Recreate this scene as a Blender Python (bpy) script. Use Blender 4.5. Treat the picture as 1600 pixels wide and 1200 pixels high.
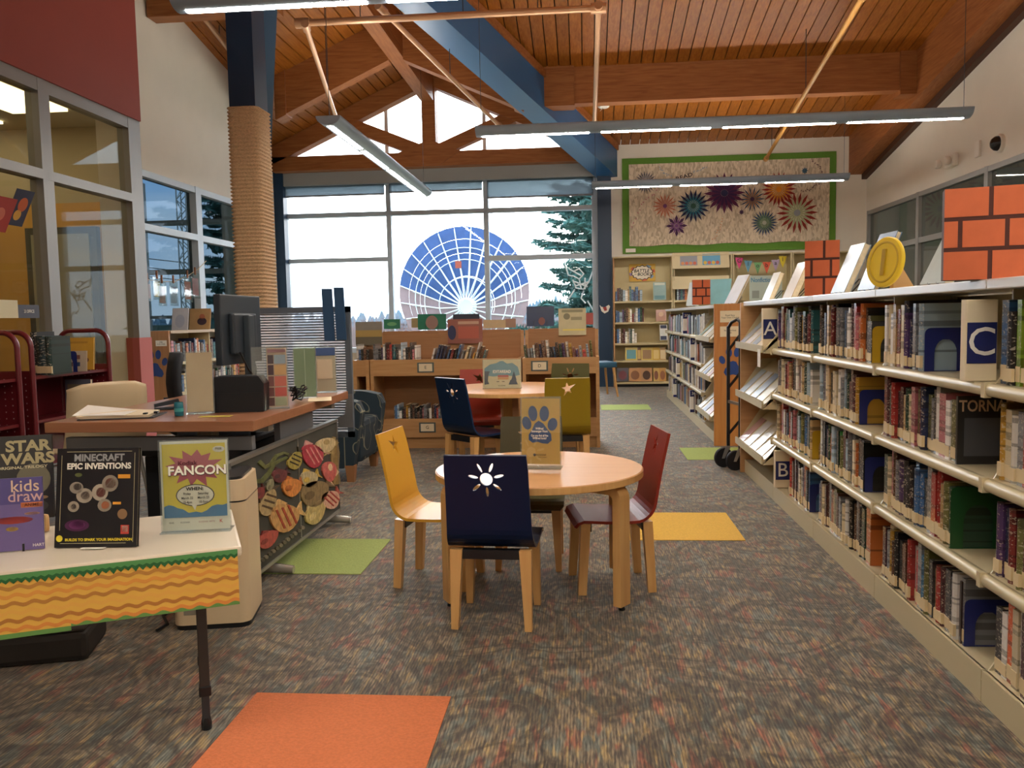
import bpy, bmesh, math, random
from mathutils import Vector, Matrix
PI = math.pi
sc = bpy.context.scene
C = sc.collection
for o in list(bpy.data.objects): bpy.data.objects.remove(o)

# ------------------------------------------------------------------ camera
CAM_H, CAM_F, YAW, PITCH, ROLL = 1.15, 1319.0, .0874, .0776, -.0193
def cam_axes():
    cy, sy, cp, sp = math.cos(YAW), math.sin(YAW), math.cos(PITCH), math.sin(PITCH)
    fw = Vector((-sy*cp, cy*cp, -sp)); rt = Vector((cy, sy, 0)); up = rt.cross(fw)
    cr, sr = math.cos(ROLL), math.sin(ROLL)
    return cr*rt+sr*up, -sr*rt+cr*up, fw
RT, UP, FW = cam_axes()
cd = bpy.data.cameras.new('camera'); cam = bpy.data.objects.new('camera', cd); C.objects.link(cam)
cd.sensor_width = 36; cd.lens = CAM_F/1600*36; cd.clip_start = .05; cd.clip_end = 500
m = Matrix.Identity(4)
for i in range(3): m[i][0], m[i][1], m[i][2] = RT[i], UP[i], -FW[i]
m[2][3] = CAM_H
cam.matrix_world = m
sc.camera = cam
def at(px, py, X=None, Y=None, Z=None):
    """point on the ray through a photo pixel where it meets a plane of the place"""
    d = FW+(px-800)/CAM_F*RT-(py-600)/CAM_F*UP
    o = Vector((0, 0, CAM_H))
    t = (X/d.x) if X is not None else (Y/d.y) if Y is not None else ((Z-CAM_H)/d.z)
    return o+d*t

# ------------------------------------------------------------------ colour management, world
vs = sc.view_settings
vs.view_transform = 'Standard'; vs.look = 'None'; vs.gamma = 1; vs.use_curve_mapping = False
vs.exposure = 1.0
SKY_STRENGTH = 5.0
LAMP_STRENGTH = 46.0
w = bpy.data.worlds.new('sky'); sc.world = w; w.use_nodes = True
nt = w.node_tree; nt.nodes.clear()
wo = nt.nodes.new('ShaderNodeOutputWorld'); bg = nt.nodes.new('ShaderNodeBackground')
tc = nt.nodes.new('ShaderNodeTexCoord'); mp = nt.nodes.new('ShaderNodeMapping'); mp.inputs['Scale'].default_value = (1.5, 1.5, 6)
nz = nt.nodes.new('ShaderNodeTexNoise'); nz.inputs['Scale'].default_value = 1.6; nz.inputs['Detail'].default_value = 5
rp = nt.nodes.new('ShaderNodeValToRGB')
rp.color_ramp.elements[0].position = .38; rp.color_ramp.elements[0].color = (.36, .62, .95, 1)
rp.color_ramp.elements[1].position = .6; rp.color_ramp.elements[1].color = (.92, .97, 1, 1)
nt.links.new(tc.outputs['Generated'], mp.inputs[0]); nt.links.new(mp.outputs[0], nz.inputs[0])
nt.links.new(nz.outputs[0], rp.inputs[0])
# the sun stands behind thin cloud ahead: sky whitens and brightens towards it
nrm = nt.nodes.new('ShaderNodeVectorMath'); nrm.operation = 'NORMALIZE'; nt.links.new(tc.outputs['Generated'], nrm.inputs[0])
dt_ = nt.nodes.new('ShaderNodeVectorMath'); dt_.operation = 'DOT_PRODUCT'; nt.links.new(nrm.outputs[0], dt_.inputs[0]); dt_.inputs[1].default_value = Vector((.06, .93, .36)).normalized()
gm = nt.nodes.new('ShaderNodeMapRange'); gm.interpolation_type = 'SMOOTHSTEP'; gm.inputs[1].default_value = .85; gm.inputs[2].default_value = .99; gm.inputs[3].default_value = 0; gm.inputs[4].default_value = 1
nt.links.new(dt_.outputs['Value'], gm.inputs[0])
wm = nt.nodes.new('ShaderNodeMix'); wm.data_type = 'RGBA'; nt.links.new(gm.outputs[0], wm.inputs[0]); nt.links.new(rp.outputs[0], wm.inputs[6]); wm.inputs[7].default_value = (1.35, 1.4, 1.42, 1)
sm = nt.nodes.new('ShaderNodeMapRange'); sm.inputs[3].default_value = .35; sm.inputs[4].default_value = 1.2; nt.links.new(gm.outputs[0], sm.inputs[0])
sk = nt.nodes.new('ShaderNodeMath'); sk.operation = 'MULTIPLY'; sk.inputs[1].default_value = SKY_STRENGTH; nt.links.new(sm.outputs[0], sk.inputs[0])
nt.links.new(wm.outputs[2], bg.inputs[0]); nt.links.new(sk.outputs[0], bg.inputs[1])
nt.links.new(bg.outputs[0], wo.inputs[0])

# ------------------------------------------------------------------ materials
def lin(c):
    if isinstance(c, str):
        c = c.lstrip('#'); c = [int(c[i:i+2], 16)/255 for i in (0, 2, 4)]
    return tuple((x/12.92 if x <= .04045 else ((x+.055)/1.055)**2.4) for x in c[:3])+(1,)
MATS = {}
def mat(name, col, rough=.5, metal=0, noise=.0, nscale=20, bump=0, stretch=(1, 1, 1), emit=0, coat=0, spec=.5, ecol=None):
    if name in MATS: return MATS[name]
    m = bpy.data.materials.new(name); m.use_nodes = True; MATS[name] = m
    t = m.node_tree; b = t.nodes['Principled BSDF']
    c = lin(col); b.inputs['Base Color'].default_value = c
    b.inputs['Roughness'].default_value = rough; b.inputs['Metallic'].default_value = metal
    b.inputs['Specular IOR Level'].default_value = spec
    if coat: b.inputs['Coat Weight'].default_value = coat; b.inputs['Coat Roughness'].default_value = .12
    if emit: b.inputs['Emission Color'].default_value = lin(ecol) if ecol else c; b.inputs['Emission Strength'].default_value = emit
    if noise or bump:
        tc = t.nodes.new('ShaderNodeTexCoord'); mp = t.nodes.new('ShaderNodeMapping'); mp.inputs['Scale'].default_value = stretch
        n = t.nodes.new('ShaderNodeTexNoise'); n.inputs['Scale'].default_value = nscale; n.inputs['Detail'].default_value = 4
        t.links.new(tc.outputs['Object'], mp.inputs[0]); t.links.new(mp.outputs[0], n.inputs[0])
        if noise:
            r = t.nodes.new('ShaderNodeValToRGB')
            r.color_ramp.elements[0].color = tuple(x*(1-noise) for x in c[:3])+(1,); r.color_ramp.elements[0].position = .3
            r.color_ramp.elements[1].color = tuple(min(1, x*(1+noise)) for x in c[:3])+(1,); r.color_ramp.elements[1].position = .7
            t.links.new(n.outputs[0], r.inputs[0]); t.links.new(r.outputs[0], b.inputs['Base Color'])
        if bump:
            bp = t.nodes.new('ShaderNodeBump'); bp.inputs['Strength'].default_value = bump; bp.inputs['Distance'].default_value = .01
            t.links.new(n.outputs[0], bp.inputs['Height']); t.links.new(bp.outputs[0], b.inputs['Normal'])
    return m
def wood(name, c1, c2, rough=.4, axis=1, scale=6, rnd=.25, coat=0, spec=.5):
    """grain stretched along an object axis, hue varied from piece to piece"""
    if name in MATS: return MATS[name]
    m = bpy.data.materials.new(name); m.use_nodes = True; MATS[name] = m
    t = m.node_tree; b = t.nodes['Principled BSDF']; b.inputs['Roughness'].default_value = rough; b.inputs['Specular IOR Level'].default_value = spec
    if coat: b.inputs['Coat Weight'].default_value = coat; b.inputs['Coat Roughness'].default_value = .2
    tc = t.nodes.new('ShaderNodeTexCoord'); mp = t.nodes.new('ShaderNodeMapping')
    s = [9, 9, 9]; s[axis] = .7; mp.inputs['Scale'].default_value = s
    oi = t.nodes.new('ShaderNodeObjectInfo')
    va = t.nodes.new('ShaderNodeVectorMath'); va.operation = 'ADD'
    mu = t.nodes.new('ShaderNodeMath'); mu.operation = 'MULTIPLY'; mu.inputs[1].default_value = 37
    t.links.new(oi.outputs['Random'], mu.inputs[0]); t.links.new(tc.outputs['Object'], mp.inputs[0])
    t.links.new(mp.outputs[0], va.inputs[0]); t.links.new(mu.outputs[0], va.inputs[1])
    n = t.nodes.new('ShaderNodeTexNoise'); n.inputs['Scale'].default_value = scale; n.inputs['Detail'].default_value = 6; n.inputs['Distortion'].default_value = .6
    t.links.new(va.outputs[0], n.inputs[0])
    r = t.nodes.new('ShaderNodeValToRGB'); r.color_ramp.elements[0].color = lin(c1); r.color_ramp.elements[1].color = lin(c2)
    r.color_ramp.elements[0].position = .3; r.color_ramp.elements[1].position = .72
    t.links.new(n.outputs[0], r.inputs[0])
    hs = t.nodes.new('ShaderNodeHueSaturation')
    mr = t.nodes.new('ShaderNodeMapRange'); mr.inputs[3].default_value = 1-rnd; mr.inputs[4].default_value = 1+rnd*.6
    t.links.new(oi.outputs['Random'], mr.inputs[0]); t.links.new(mr.outputs[0], hs.inputs['Value'])
    t.links.new(r.outputs[0], hs.inputs['Color']); t.links.new(hs.outputs[0], b.inputs['Base Color'])
    return m
def glass(name, tint=(1, 1, 1), refl=.06, haze=0, hazecol=(.8, .8, .8), graze=.5):
    """thin sheet: lets light straight through, mirrors a little, may carry some haze"""
    if name in MATS: return MATS[name]
    m = bpy.data.materials.new(name); m.use_nodes = True; MATS[name] = m
    t = m.node_tree; t.nodes.clear()
    o = t.nodes.new('ShaderNodeOutputMaterial'); tr = t.nodes.new('ShaderNodeBsdfTransparent'); tr.inputs[0].default_value = tuple(tint)+(1,)
    gl = t.nodes.new('ShaderNodeBsdfGlossy'); gl.inputs['Roughness'].default_value = .02
    lw = t.nodes.new('ShaderNodeLayerWeight'); lw.inputs[0].default_value = .25
    mr = t.nodes.new('ShaderNodeMapRange'); mr.inputs[3].default_value = refl; mr.inputs[4].default_value = graze
    mx = t.nodes.new('ShaderNodeMixShader'); t.links.new(lw.outputs['Fresnel'], mr.inputs[0]); t.links.new(mr.outputs[0], mx.inputs[0])
    t.links.new(tr.outputs[0], mx.inputs[1]); t.links.new(gl.outputs[0], mx.inputs[2])
    last = mx
    if haze:
        df = t.nodes.new('ShaderNodeBsdfDiffuse'); df.inputs[0].default_value = tuple(hazecol)+(1,)
        m2 = t.nodes.new('ShaderNodeMixShader'); m2.inputs[0].default_value = haze
        t.links.new(mx.outputs[0], m2.inputs[1]); t.links.new(df.outputs[0], m2.inputs[2]); last = m2
    t.links.new(last.outputs[0], o.inputs[0])
    return m

# ------------------------------------------------------------------ mesh helpers
class MB:
    def __init__(s): s.v = []; s.f = []; s.mi = []; s.sm = []
    def add(s, vs, fs, mi=0, smooth=False):
        n = len(s.v); s.v += [tuple(v) for v in vs]
        for f in fs: s.f.append([i+n for i in f]); s.mi.append(mi); s.sm.append(smooth)
        return s
    def box(s, x0, x1, y0, y1, z0, z1, mi=0):
        vs = [(x, y, z) for z in (z0, z1) for y in (y0, y1) for x in (x0, x1)]
        return s.add(vs, [(0, 2, 3, 1), (4, 5, 7, 6), (0, 1, 5, 4), (2, 6, 7, 3), (0, 4, 6, 2), (1, 3, 7, 5)], mi)
    def hexa(s, vs, mi=0):
        return s.add(vs, [(0, 2, 3, 1), (4, 5, 7, 6), (0, 1, 5, 4), (2, 6, 7, 3), (0, 4, 6, 2), (1, 3, 7, 5)], mi)
    def bar(s, a, b, w, h, mi=0, up=(0, 0, 1)):
        """rectangular bar from a to b; w across, h along up"""
        a = Vector(a); b = Vector(b); d = (b-a).normalized(); u = Vector(up)
        r = d.cross(u); r = r.normalized() if r.length > 1e-5 else Vector((1, 0, 0)); u = r.cross(d)
        vs = []
        for z in (-h/2, h/2):
            for p in (a, b):
                for x in (-w/2, w/2): vs.append(p+r*x+u*z)
        return s.hexa(vs, mi)
    def rbox(s, x0, x1, y0, y1, z0, z1, r=.01, mi=0):
        """box with chamfered edges"""
        bm = bmesh.new(); bmesh.ops.create_cube(bm, size=1)
        for v in bm.verts:
            v.co = Vector(((x0+x1)/2+v.co.x*(x1-x0), (y0+y1)/2+v.co.y*(y1-y0), (z0+z1)/2+v.co.z*(z1-z0)))
        bmesh.ops.bevel(bm, geom=bm.edges[:], offset=r, segments=2, affect='EDGES', profile=.6)
        bm.verts.ensure_lookup_table()
        s.add([v.co.copy() for v in bm.verts], [[v.index for v in f.verts] for f in bm.faces], mi); bm.free(); return s
    def prism(s, pts, plane, lo, hi, mi=0, smooth=False):
        """extrude a 2D outline: plane 'xy','xz','yz'"""
        n = len(pts)
        def p(a, b, c): return {'xy': (a, b, c), 'xz': (a, c, b), 'yz': (c, a, b)}[plane]
        vs = [p(a, b, lo) for a, b in pts]+[p(a, b, hi) for a, b in pts]
        s.add(vs, [list(range(n))[::-1], list(range(n, 2*n))], mi)
        s.add(vs, [(i, (i+1) % n, (i+1) % n+n, i+n) for i in range(n)], mi, smooth); return s
    def tube(s, path, r, k=8, mi=0, caps=True):
        path = [Vector(p) for p in path]; n = len(path); rings = []
        rr = r if isinstance(r, (list, tuple)) else [r]*n
        u = None
        for i, p in enumerate(path):
            d = (path[min(i+1, n-1)]-path[max(i-1, 0)]).normalized()
            if u is None:
                u = d.cross(Vector((0, 0, 1)));
                if u.length < 1e-3: u = d.cross(Vector((1, 0, 0)))
            u = (u-d*u.dot(d)).normalized(); v = d.cross(u)
            rings.append([p+(u*math.cos(2*PI*j/k)+v*math.sin(2*PI*j/k))*rr[i] for j in range(k)])
        vs = [q for g in rings for q in g]; fs = []
        for i in range(n-1):
            for j in range(k): fs.append((i*k+j, i*k+(j+1) % k, (i+1)*k+(j+1) % k, (i+1)*k+j))
        s.add(vs, fs, mi, True)
        if caps: s.add(rings[0], [list(range(k))[::-1]], mi); s.add(rings[-1], [list(range(k))], mi)
        return s
    def lathe(s, prof, k=24, c=(0, 0), mi=0, smooth=True):
        """prof: list of (r, z)"""
        vs = [(c[0]+r*math.cos(2*PI*j/k), c[1]+r*math.sin(2*PI*j/k), z) for r, z in prof for j in range(k)]
        fs = [(i*k+j, i*k+(j+1) % k, (i+1)*k+(j+1) % k, (i+1)*k+j) for i in range(len(prof)-1) for j in range(k)]
        s.add(vs, fs, mi, smooth)
        s.add(vs[:k], [list(range(k))[::-1]], mi); s.add(vs[-k:], [list(range(k))], mi); return s
    def xf(s, M):
        s.v = [tuple(M @ Vector(v)) for v in s.v]; return s
    def mesh(s, name, mats):
        me = bpy.data.meshes.new(name); me.from_pydata(s.v, [], s.f)
        for mm in (mats if isinstance(mats, (list, tuple)) else [mats]): me.materials.append(mm)
        for p, i, sm in zip(me.polygons, s.mi, s.sm): p.material_index = i; p.use_smooth = sm
        me.update(); return me
    def build(s, name, mats, parent=None, **tags):
        o = bpy.data.objects.new(name, s.mesh(name, mats)); C.objects.link(o)
        if parent: o.parent = parent
        return tag(o, **tags)
def tag(o, label=None, cat=None, group=None, kind=None):
    if label: o['label'] = label
    if cat: o['category'] = cat
    if group: o['group'] = group
    if kind: o['kind'] = kind
    return o
def thing(name, label, cat, loc=(0, 0, 0), rz=0, group=None):
    o = bpy.data.objects.new(name, None); C.objects.link(o); o.location = loc; o.rotation_euler = (0, 0, rz); o.empty_display_size = .1
    return tag(o, label, cat, group)
def inst(me, name, parent=None, loc=(0, 0, 0), rot=(0, 0, 0), scale=(1, 1, 1), color=None, **tags):
    o = bpy.data.objects.new(name, me); C.objects.link(o)
    o.location = loc; o.rotation_euler = rot; o.scale = scale
    if parent: o.parent = parent
    if color: o.color = tuple(color[:3])+(1,)
    return tag(o, **tags)
def struct(name, mb, m, parent=None):
    o = mb.build(name, m, parent)
    if not parent: o['kind'] = 'structure'
    return o
def copy_tree(o, parent=None):
    c = o.copy(); C.objects.link(c); c.parent = parent
    for ch in o.children: copy_tree(ch, c)
    return c
def lettering(body, size, mtl, parent, loc, rot, bold=0, align='CENTER', sx=1, name='lettering', shear=0, spacing=1, line=1):
    """writing as flat raised print; loc/rot in the parent's space"""
    cu = bpy.data.curves.new('txt', 'FONT'); cu.body = body; cu.size = size; cu.align_x = align; cu.align_y = 'CENTER'
    cu.offset = bold*size; cu.shear = shear; cu.space_character = spacing; cu.space_line = line; cu.resolution_u = 3
    t = bpy.data.objects.new('txt', cu)
    me = bpy.data.meshes.new_from_object(t); bpy.data.objects.remove(t); bpy.data.curves.remove(cu)
    me.materials.clear(); me.materials.append(mtl)
    return inst(me, name, parent, loc, rot, (sx, 1, 1))
random.seed(7)
def R(a, b): return random.uniform(a, b)

# ------------------------------------------------------------------ shared materials
CREAM = mat('cream_paint', '#ece7da', .75, noise=.02, nscale=3)
REDW = mat('red_paint', '#a04c42', .7, noise=.02, nscale=3)
PINKW = mat('pink_paint', '#b4605a', .7)
YELW = mat('yellow_paint', '#d9a75a', .75)
ALU = mat('aluminium_frame', '#9a9a98', .45, .3)
ALUB = mat('window_frame_grey', '#bccad6', .45, .05)
PLANK = wood('plank_wood', '#8c4c12', '#ae6c28', .42, 1, 5, .14, spec=.35)
BEAM = wood('beam_wood', '#8a5028', '#a86c3c', .5, 0, 4, .08, spec=.3)
BEAMY = wood('beam_wood_lengthwise', '#8a5028', '#a86c3c', .5, 1, 4, .08, spec=.3)
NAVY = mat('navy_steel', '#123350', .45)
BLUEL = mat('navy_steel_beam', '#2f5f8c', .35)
GLASS = glass('clear_glass', refl=.012, graze=.3)
GLASSL = glass('left_glass', (.3, .35, .385), .02, graze=.08)
GLASSR = glass('right_glass', (.55, .56, .54), .06, .12, (.3, .3, .28), graze=.25)
MAPLE = wood('maple', '#cf9c5c', '#dcae6e', .38, 2, 4, .06, coat=.2)
MAPLEX = wood('maple_case', '#b98a5a', '#c99a68', .45, 0, 4, .06)
SHELFM = mat('cream_metal', '#cfc29c', .38, .0, coat=.3)
WHITEM = mat('white_metal', '#e4e2dc', .3, .0, coat=.4)
BLACKM = mat('black_metal', '#14161a', .4)
DARKM = mat('dark_metal', '#3a3d42', .45, .3)
STEEL = mat('brushed_steel', '#a5a39c', .35, .7)
WHITE = mat('white_paper', '#ece8de', .6)
CREAMP = mat('cream_paper', '#e6d6b4', .65)
BLACKP = mat('black_print', '#181818', .6)
PAGES = mat('page_block', '#d9cbaa', .8, noise=.1, nscale=60)
ACRYL = glass('acrylic', (.96, .98, .97), .05, .03, (.9, .95, .95))
PIPE = mat('copper_pipe', '#c69872', .35, .35)
# ================================================================== STRUCTURE
YF = 14.1; XR = 4.5; XL = -4.65; XRED = -4.4; YB = -4.5
def zshed(y): return 3.93+.18*(YF-y)
RX, RZ, GS = -2.47, 5.22, .45
def zgab(x): return RZ-GS*abs(x-RX)
def yval(x): return YF-(RZ-3.93-GS*abs(x-RX))/.18      # valley line where gable meets shed

# floor -------------------------------------------------------------
def carpet():
    m = bpy.data.materials.new('carpet'); m.use_nodes = True; t = m.node_tree; b = t.nodes['Principled BSDF']
    b.inputs['Roughness'].default_value = .7; b.inputs['Specular IOR Level'].default_value = .35; b.inputs['Sheen Weight'].default_value = .3; b.inputs['Sheen Roughness'].default_value = .45
    L = t.links.new; N = t.nodes.new
    tc = N('ShaderNodeTexCoord')
    def noise(scale, st, detail=2, dist=0):
        mp = N('ShaderNodeMapping'); mp.inputs['Scale'].default_value = st; L(tc.outputs['Object'], mp.inputs[0])
        n = N('ShaderNodeTexNoise'); n.inputs['Scale'].default_value = scale; n.inputs['Detail'].default_value = detail; n.inputs['Distortion'].default_value = dist
        L(mp.outputs[0], n.inputs[0]); return n
    def ramp(src, stops):
        r = N('ShaderNodeValToRGB'); e = r.color_ramp.elements
        while len(e) < len(stops): e.new(.5)
        for q, (p, c) in zip(e, stops): q.position = p; q.color = lin(c) if isinstance(c, str) else (c, c, c, 1)
        L(src, r.inputs[0]); return r
    def mix(a, bb, f, mode='MIX'):
        x = N('ShaderNodeMix'); x.data_type = 'RGBA'; x.blend_type = mode
        if isinstance(f, (int, float)): x.inputs[0].default_value = f
        else: L(f, x.inputs[0])
        L(a, x.inputs[6]); L(bb, x.inputs[7]); return x.outputs[2]
    yarn = noise(1, (120, 16, 1), 2)                       # loops in ribs along y
    base = ramp(yarn.outputs[0], [(.3, '#332f29'), (.45, '#5c5243'), (.56, '#7b6e58'), (.7, '#948566')])
    tealm = ramp(noise(1, (22, 7, 1), 3, .5).outputs[0], [(.5, 0.), (.63, .65)])
    teal = ramp(yarn.outputs[0], [(.3, '#3c4846'), (.6, '#6b7c76')])
    rustm = ramp(noise(1, (24, 6, 1.3), 3, .4).outputs[0], [(.56, 0.), (.66, .85)])
    rust = ramp(yarn.outputs[0], [(.3, '#572e22'), (.6, '#9c5a42')])
    tanm = ramp(noise(1, (60, 9, 2.7), 3).outputs[0], [(.56, 0.), (.64, .75)])
    tan = ramp(yarn.outputs[0], [(.3, '#6c5838'), (.6, '#ad935c')])
    c = mix(base.outputs[0], teal.outputs[0], tealm.outputs[0]); c = mix(c, rust.outputs[0], rustm.outputs[0]); c = mix(c, tan.outputs[0], tanm.outputs[0])
    sw = ramp(noise(2.6, (1, 1, 1), 4, 2.6).outputs[0], [(.42, 1.12), (.48, .5), (.53, .52), (.59, 1.12)])   # darker swirls woven in
    c = mix(c, sw.outputs[0], 1.0, 'MULTIPLY')
    wv = N('ShaderNodeTexWave'); wv.bands_direction = 'X'; wv.inputs['Scale'].default_value = 34; L(tc.outputs['Object'], wv.inputs[0])   # rib grooves 9 mm apart
    c = mix(c, ramp(wv.outputs['Fac'], [(.0, .55), (.45, 1.08)]).outputs[0], 1.0, 'MULTIPLY')
    L(c, b.inputs['Base Color'])
    bp = N('ShaderNodeBump'); bp.inputs['Strength'].default_value = .5; bp.inputs['Distance'].default_value = .004
    L(yarn.outputs[0], bp.inputs['Height']); L(bp.outputs[0], b.inputs['Normal'])
    return m
CARPET = carpet()
floor = struct('floor', MB().box(-9.5, XR+3, YB, YF+.1, -.1, 0), CARPET)
T = .6108; OX, OY = -.4217, 2.4694
for col, i, j in (('#cc7446', 0, 0), ('#d9ae4a', 2, 4), ('#94a45c', -1, 3), ('#a3b763', 3, 8), ('#a8be6c', 2, 14), ('#a3b763', -3, 10)):
    x1 = OX+i*T; y1 = OY+j*T
    if i == 3: x1 = OX+2*T+T
    MB().box(x1-T, x1, y1-T, y1, 0, .003).build('carpet_tile', mat('carpet_tile_'+col, col, .9, noise=.1, nscale=120, bump=.3), floor)

# walls -------------------------------------------------------------
# far wall, right part (quilt wall) and wall under / beside the bay window
mb = MB().prism([(.44, 0), (XR+.1, 0), (XR+.1, 4.3), (.44, 4.3)], 'xz', YF, YF+.15)
struct('wall_far', mb, CREAM)
mb = MB().box(-5.3, .22, YF-.02, YF+.12, 0, .62)
struct('wall_far_sill', mb, mat('sill_paint', '#b9ad98', .7))
# right wall with the interior windows
wy = [YB, 2.0, 5.9, 9.98, YF]
mb = MB()
mb.box(XR, XR+.12, YB, YF, 0, .9); mb.box(XR, XR+.12, YB, YF, 2.73, 8.2); mb.box(XR, XR+.12, YF-.12, YF, .9, 2.73); mb.box(XR, XR+.12, YB, 1.0, .9, 2.73)
struct('wall_right', mb, CREAM)
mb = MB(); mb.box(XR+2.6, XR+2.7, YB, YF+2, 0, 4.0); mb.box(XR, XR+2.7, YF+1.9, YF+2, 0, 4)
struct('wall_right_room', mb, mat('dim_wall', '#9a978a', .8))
for k_, y_ in enumerate((3.0, 7.0, 11.0)):  # unseen glowing panels, added to brighten the room behind the right glass
    tag(MB().box(XR+1.0, XR+1.9, y_-.6, y_+.6, 3.27, 3.299).build('emissive_ceiling_panel', mat('added_room_glow', '#fff4dd', .5, emit=5)), 'added glowing panel brightening the room behind the right windows, %s one' % ('nearest', 'middle', 'farthest')[k_], 'ceiling light', 'added right room panels')
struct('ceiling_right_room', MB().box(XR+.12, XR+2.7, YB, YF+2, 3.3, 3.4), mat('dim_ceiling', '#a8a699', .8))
def window(name, bars, panes, fm, gm):
    """frame bars are boxes; every pane a sheet of its own"""
    mb = MB(); mb.box(*bars[0]); o = struct(name, mb, fm)
    for k_, b_ in enumerate(bars[1:]):
        e = .0015*(k_+1); MB().box(b_[0]-e, b_[1]+e, b_[2]-e, b_[3]+e, b_[4]-e, b_[5]+e).build('frame_bar', fm, o)
    for p in panes: MB().box(*p).build('pane', gm, o)
    return o
n = [0]
def wname(): n[0] += 1; return 'window_%d' % n[0]
x0, x1 = XR-.03, XR+.06
ys = [13.97, 11.92, 9.97, 7.9, 5.9, 3.9, 1.9, 1.0]
for a, b_ in zip(ys[1:], ys[:-1]):
    bars = [(x0, x1, a, b_, 2.67, 2.73), (x0, x1, a, b_, .9, .96), (x0, x1, b_-.04, b_, .9, 2.73), (x0, x1, a, a+.04, .9, 2.73), (x0+.01, x1, a, b_, 2.06, 2.12)]
    window(wname(), bars, [(XR+.01, XR+.016, a+.04, b_-.04, 2.12, 2.67), (XR+.01, XR+.016, a+.04, b_-.04, .96, 2.06)], ALU, GLASSR)
# left wall beyond the office: cream above a long window, jog to the bay
mb = MB(); mb.box(XL-.15, XL, 8.2, 12.3, 2.79, 5.3); mb.box(XL-.15, XL, 8.2, 12.3, 0, .6); mb.box(XL-.15, XL, 11.75, 12.3, .6, 2.79); mb.box(XL-.15, XL, 8.2, 8.35, .6, 2.79)
mb.box(-5.3, XL, 12.15, 12.3, 0, 5.0); mb.box(-5.3, -5.15, 12.3, YF+.1, 0, 4.4)
struct('wall_left', mb, CREAM)
ys = [8.35, 9.95, 11.75]
for a, b_ in zip(ys[:-1], ys[1:]):
    x0, x1 = XL-.08, XL+.03
    bars = [(x0, x1, a, b_, 2.72, 2.79), (x0, x1, a, b_, .6, .67), (x0, x1, a, a+.07, .6, 2.79), (x0, x1, b_-.07, b_, .6, 2.79), (x0, x1, a, b_, 2.16, 2.22)]
    window(wname(), bars, [(XL-.05, XL-.044, a+.07, b_-.07, 2.22, 2.72), (XL-.05, XL-.044, a+.07, b_-.07, .67, 2.16)], ALUB, GLASSL)
# red bulkhead over the glazed office front, with its pink lower wall
struct('wall_red', MB().box(XRED-.2, XRED+.04, YB, 8.2, 3.165, 8.2), REDW)
struct('wall_left_return', MB().box(XL-.1, XRED-.02, 8.06, 8.2, 0, 5.6), CREAM)
struct('wall_left_lower', MB().box(XRED-.1, XRED+.035, 7.96, 8.2, 0, 1.03), PINKW)
struct('wall_left_pier', MB().box(XRED-.1, XRED+.035, 6.6, 6.76, 0, 1.03), PINKW)
ys = [8.06, 6.7, 5.05, 3.4, 1.7, 0, -1.7, -3.4]
for k, (b_, a) in enumerate(zip(ys[:-1], ys[1:])):
    x0, x1 = XRED-.09, XRED+.02
    h1 = .15 if k == 0 else .04
    bars = [(x0, x1, a, b_+(.14 if k == 0 else 0), 3.06, 3.165), (x0, x1, a, a+.07, .02, 3.165), (x0, x1, b_-.07, b_+(.14 if k == 0 else 0), .02, 3.165), (x0, x1, a, b_, 2.36, 2.43), (x0, x1, a, b_, .02, .1)]
    window(wname(), bars, [(XRED-.04, XRED-.034, a+.07, b_-.07, 2.43, 3.06), (XRED-.04, XRED-.034, a+.07, b_-.07, .1, 2.36)], ALU, glass('office_glass', (.95, .93, .86), .02, graze=.05))
# office behind the glass: yellow back wall with a grey door, beige band and ceiling
struct('wall_office_back', MB().box(-9.5, -5.25, 9.3, 9.4, 0, 2.56), YELW)
struct('wall_office_upper', MB().box(-9.5, -5.2, 9.3, 9.4, 2.56, 3.4), mat('office_beige', '#c5b79a', .8))
struct('wall_office_side', MB().box(-9.6, -9.5, YB, 9.4, 0, 3.4), YELW)
struct('ceiling_office', MB().box(-9.6, XRED-.22, YB, 8.2, 3.4, 3.5).box(-9.6, XL-.16, 8.2, 9.4, 3.4, 3.5), mat('office_ceiling', '#d8cfb4', .85))
d1 = struct('door_1', MB().box(-6.35, -5.5, 9.22, 9.3, 0, 2.28), mat('grey_door_frame', '#57534d', .6))
MB().box(-6.27, -5.58, 9.2, 9.23, .1, 2.2).build('pane', mat('frosted_pane', '#a49f8d', .4), d1)
MB().box(-5.66, -5.62, 9.15, 9.21, .95, 1.1).build('handle', STEEL, d1)
d2 = struct('door_2', MB().box(-7.9, -6.85, 9.22, 9.3, 0, 2.28), mat('grey_door_frame', '#57534d', .6))
MB().box(-7.8, -6.95, 9.2, 9.23, .1, 2.2).build('pane', mat('frosted_pane', '#a49f8d', .4), d2)
for x, y in ((-5.6, 7.9), (-6.6, 8.3), (-5.6, 5.6), (-7.2, 6.2), (-5.7, 3.0)):
    t = tag(MB().box(x-.3, x+.3, y-.6, y+.6, 3.37, 3.399).build('emissive_ceiling_panel', mat('office_panel_light', '#fff1c8', .5, emit=1.3)), 'flat lit ceiling panel in the glazed office by the '+{(-5.6, 7.9): 'corner', (-6.6, 8.3): 'yellow wall', (-5.6, 5.6): 'middle post', (-7.2, 6.2): 'rear', (-5.7, 3.0): 'near end'}[(x, y)], 'ceiling light', 'office ceiling panels')
# back wall behind the camera
struct('wall_back', MB().box(-9.6, XR+2.7, YB-.15, YB, 0, 8.2), CREAM)

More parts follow.
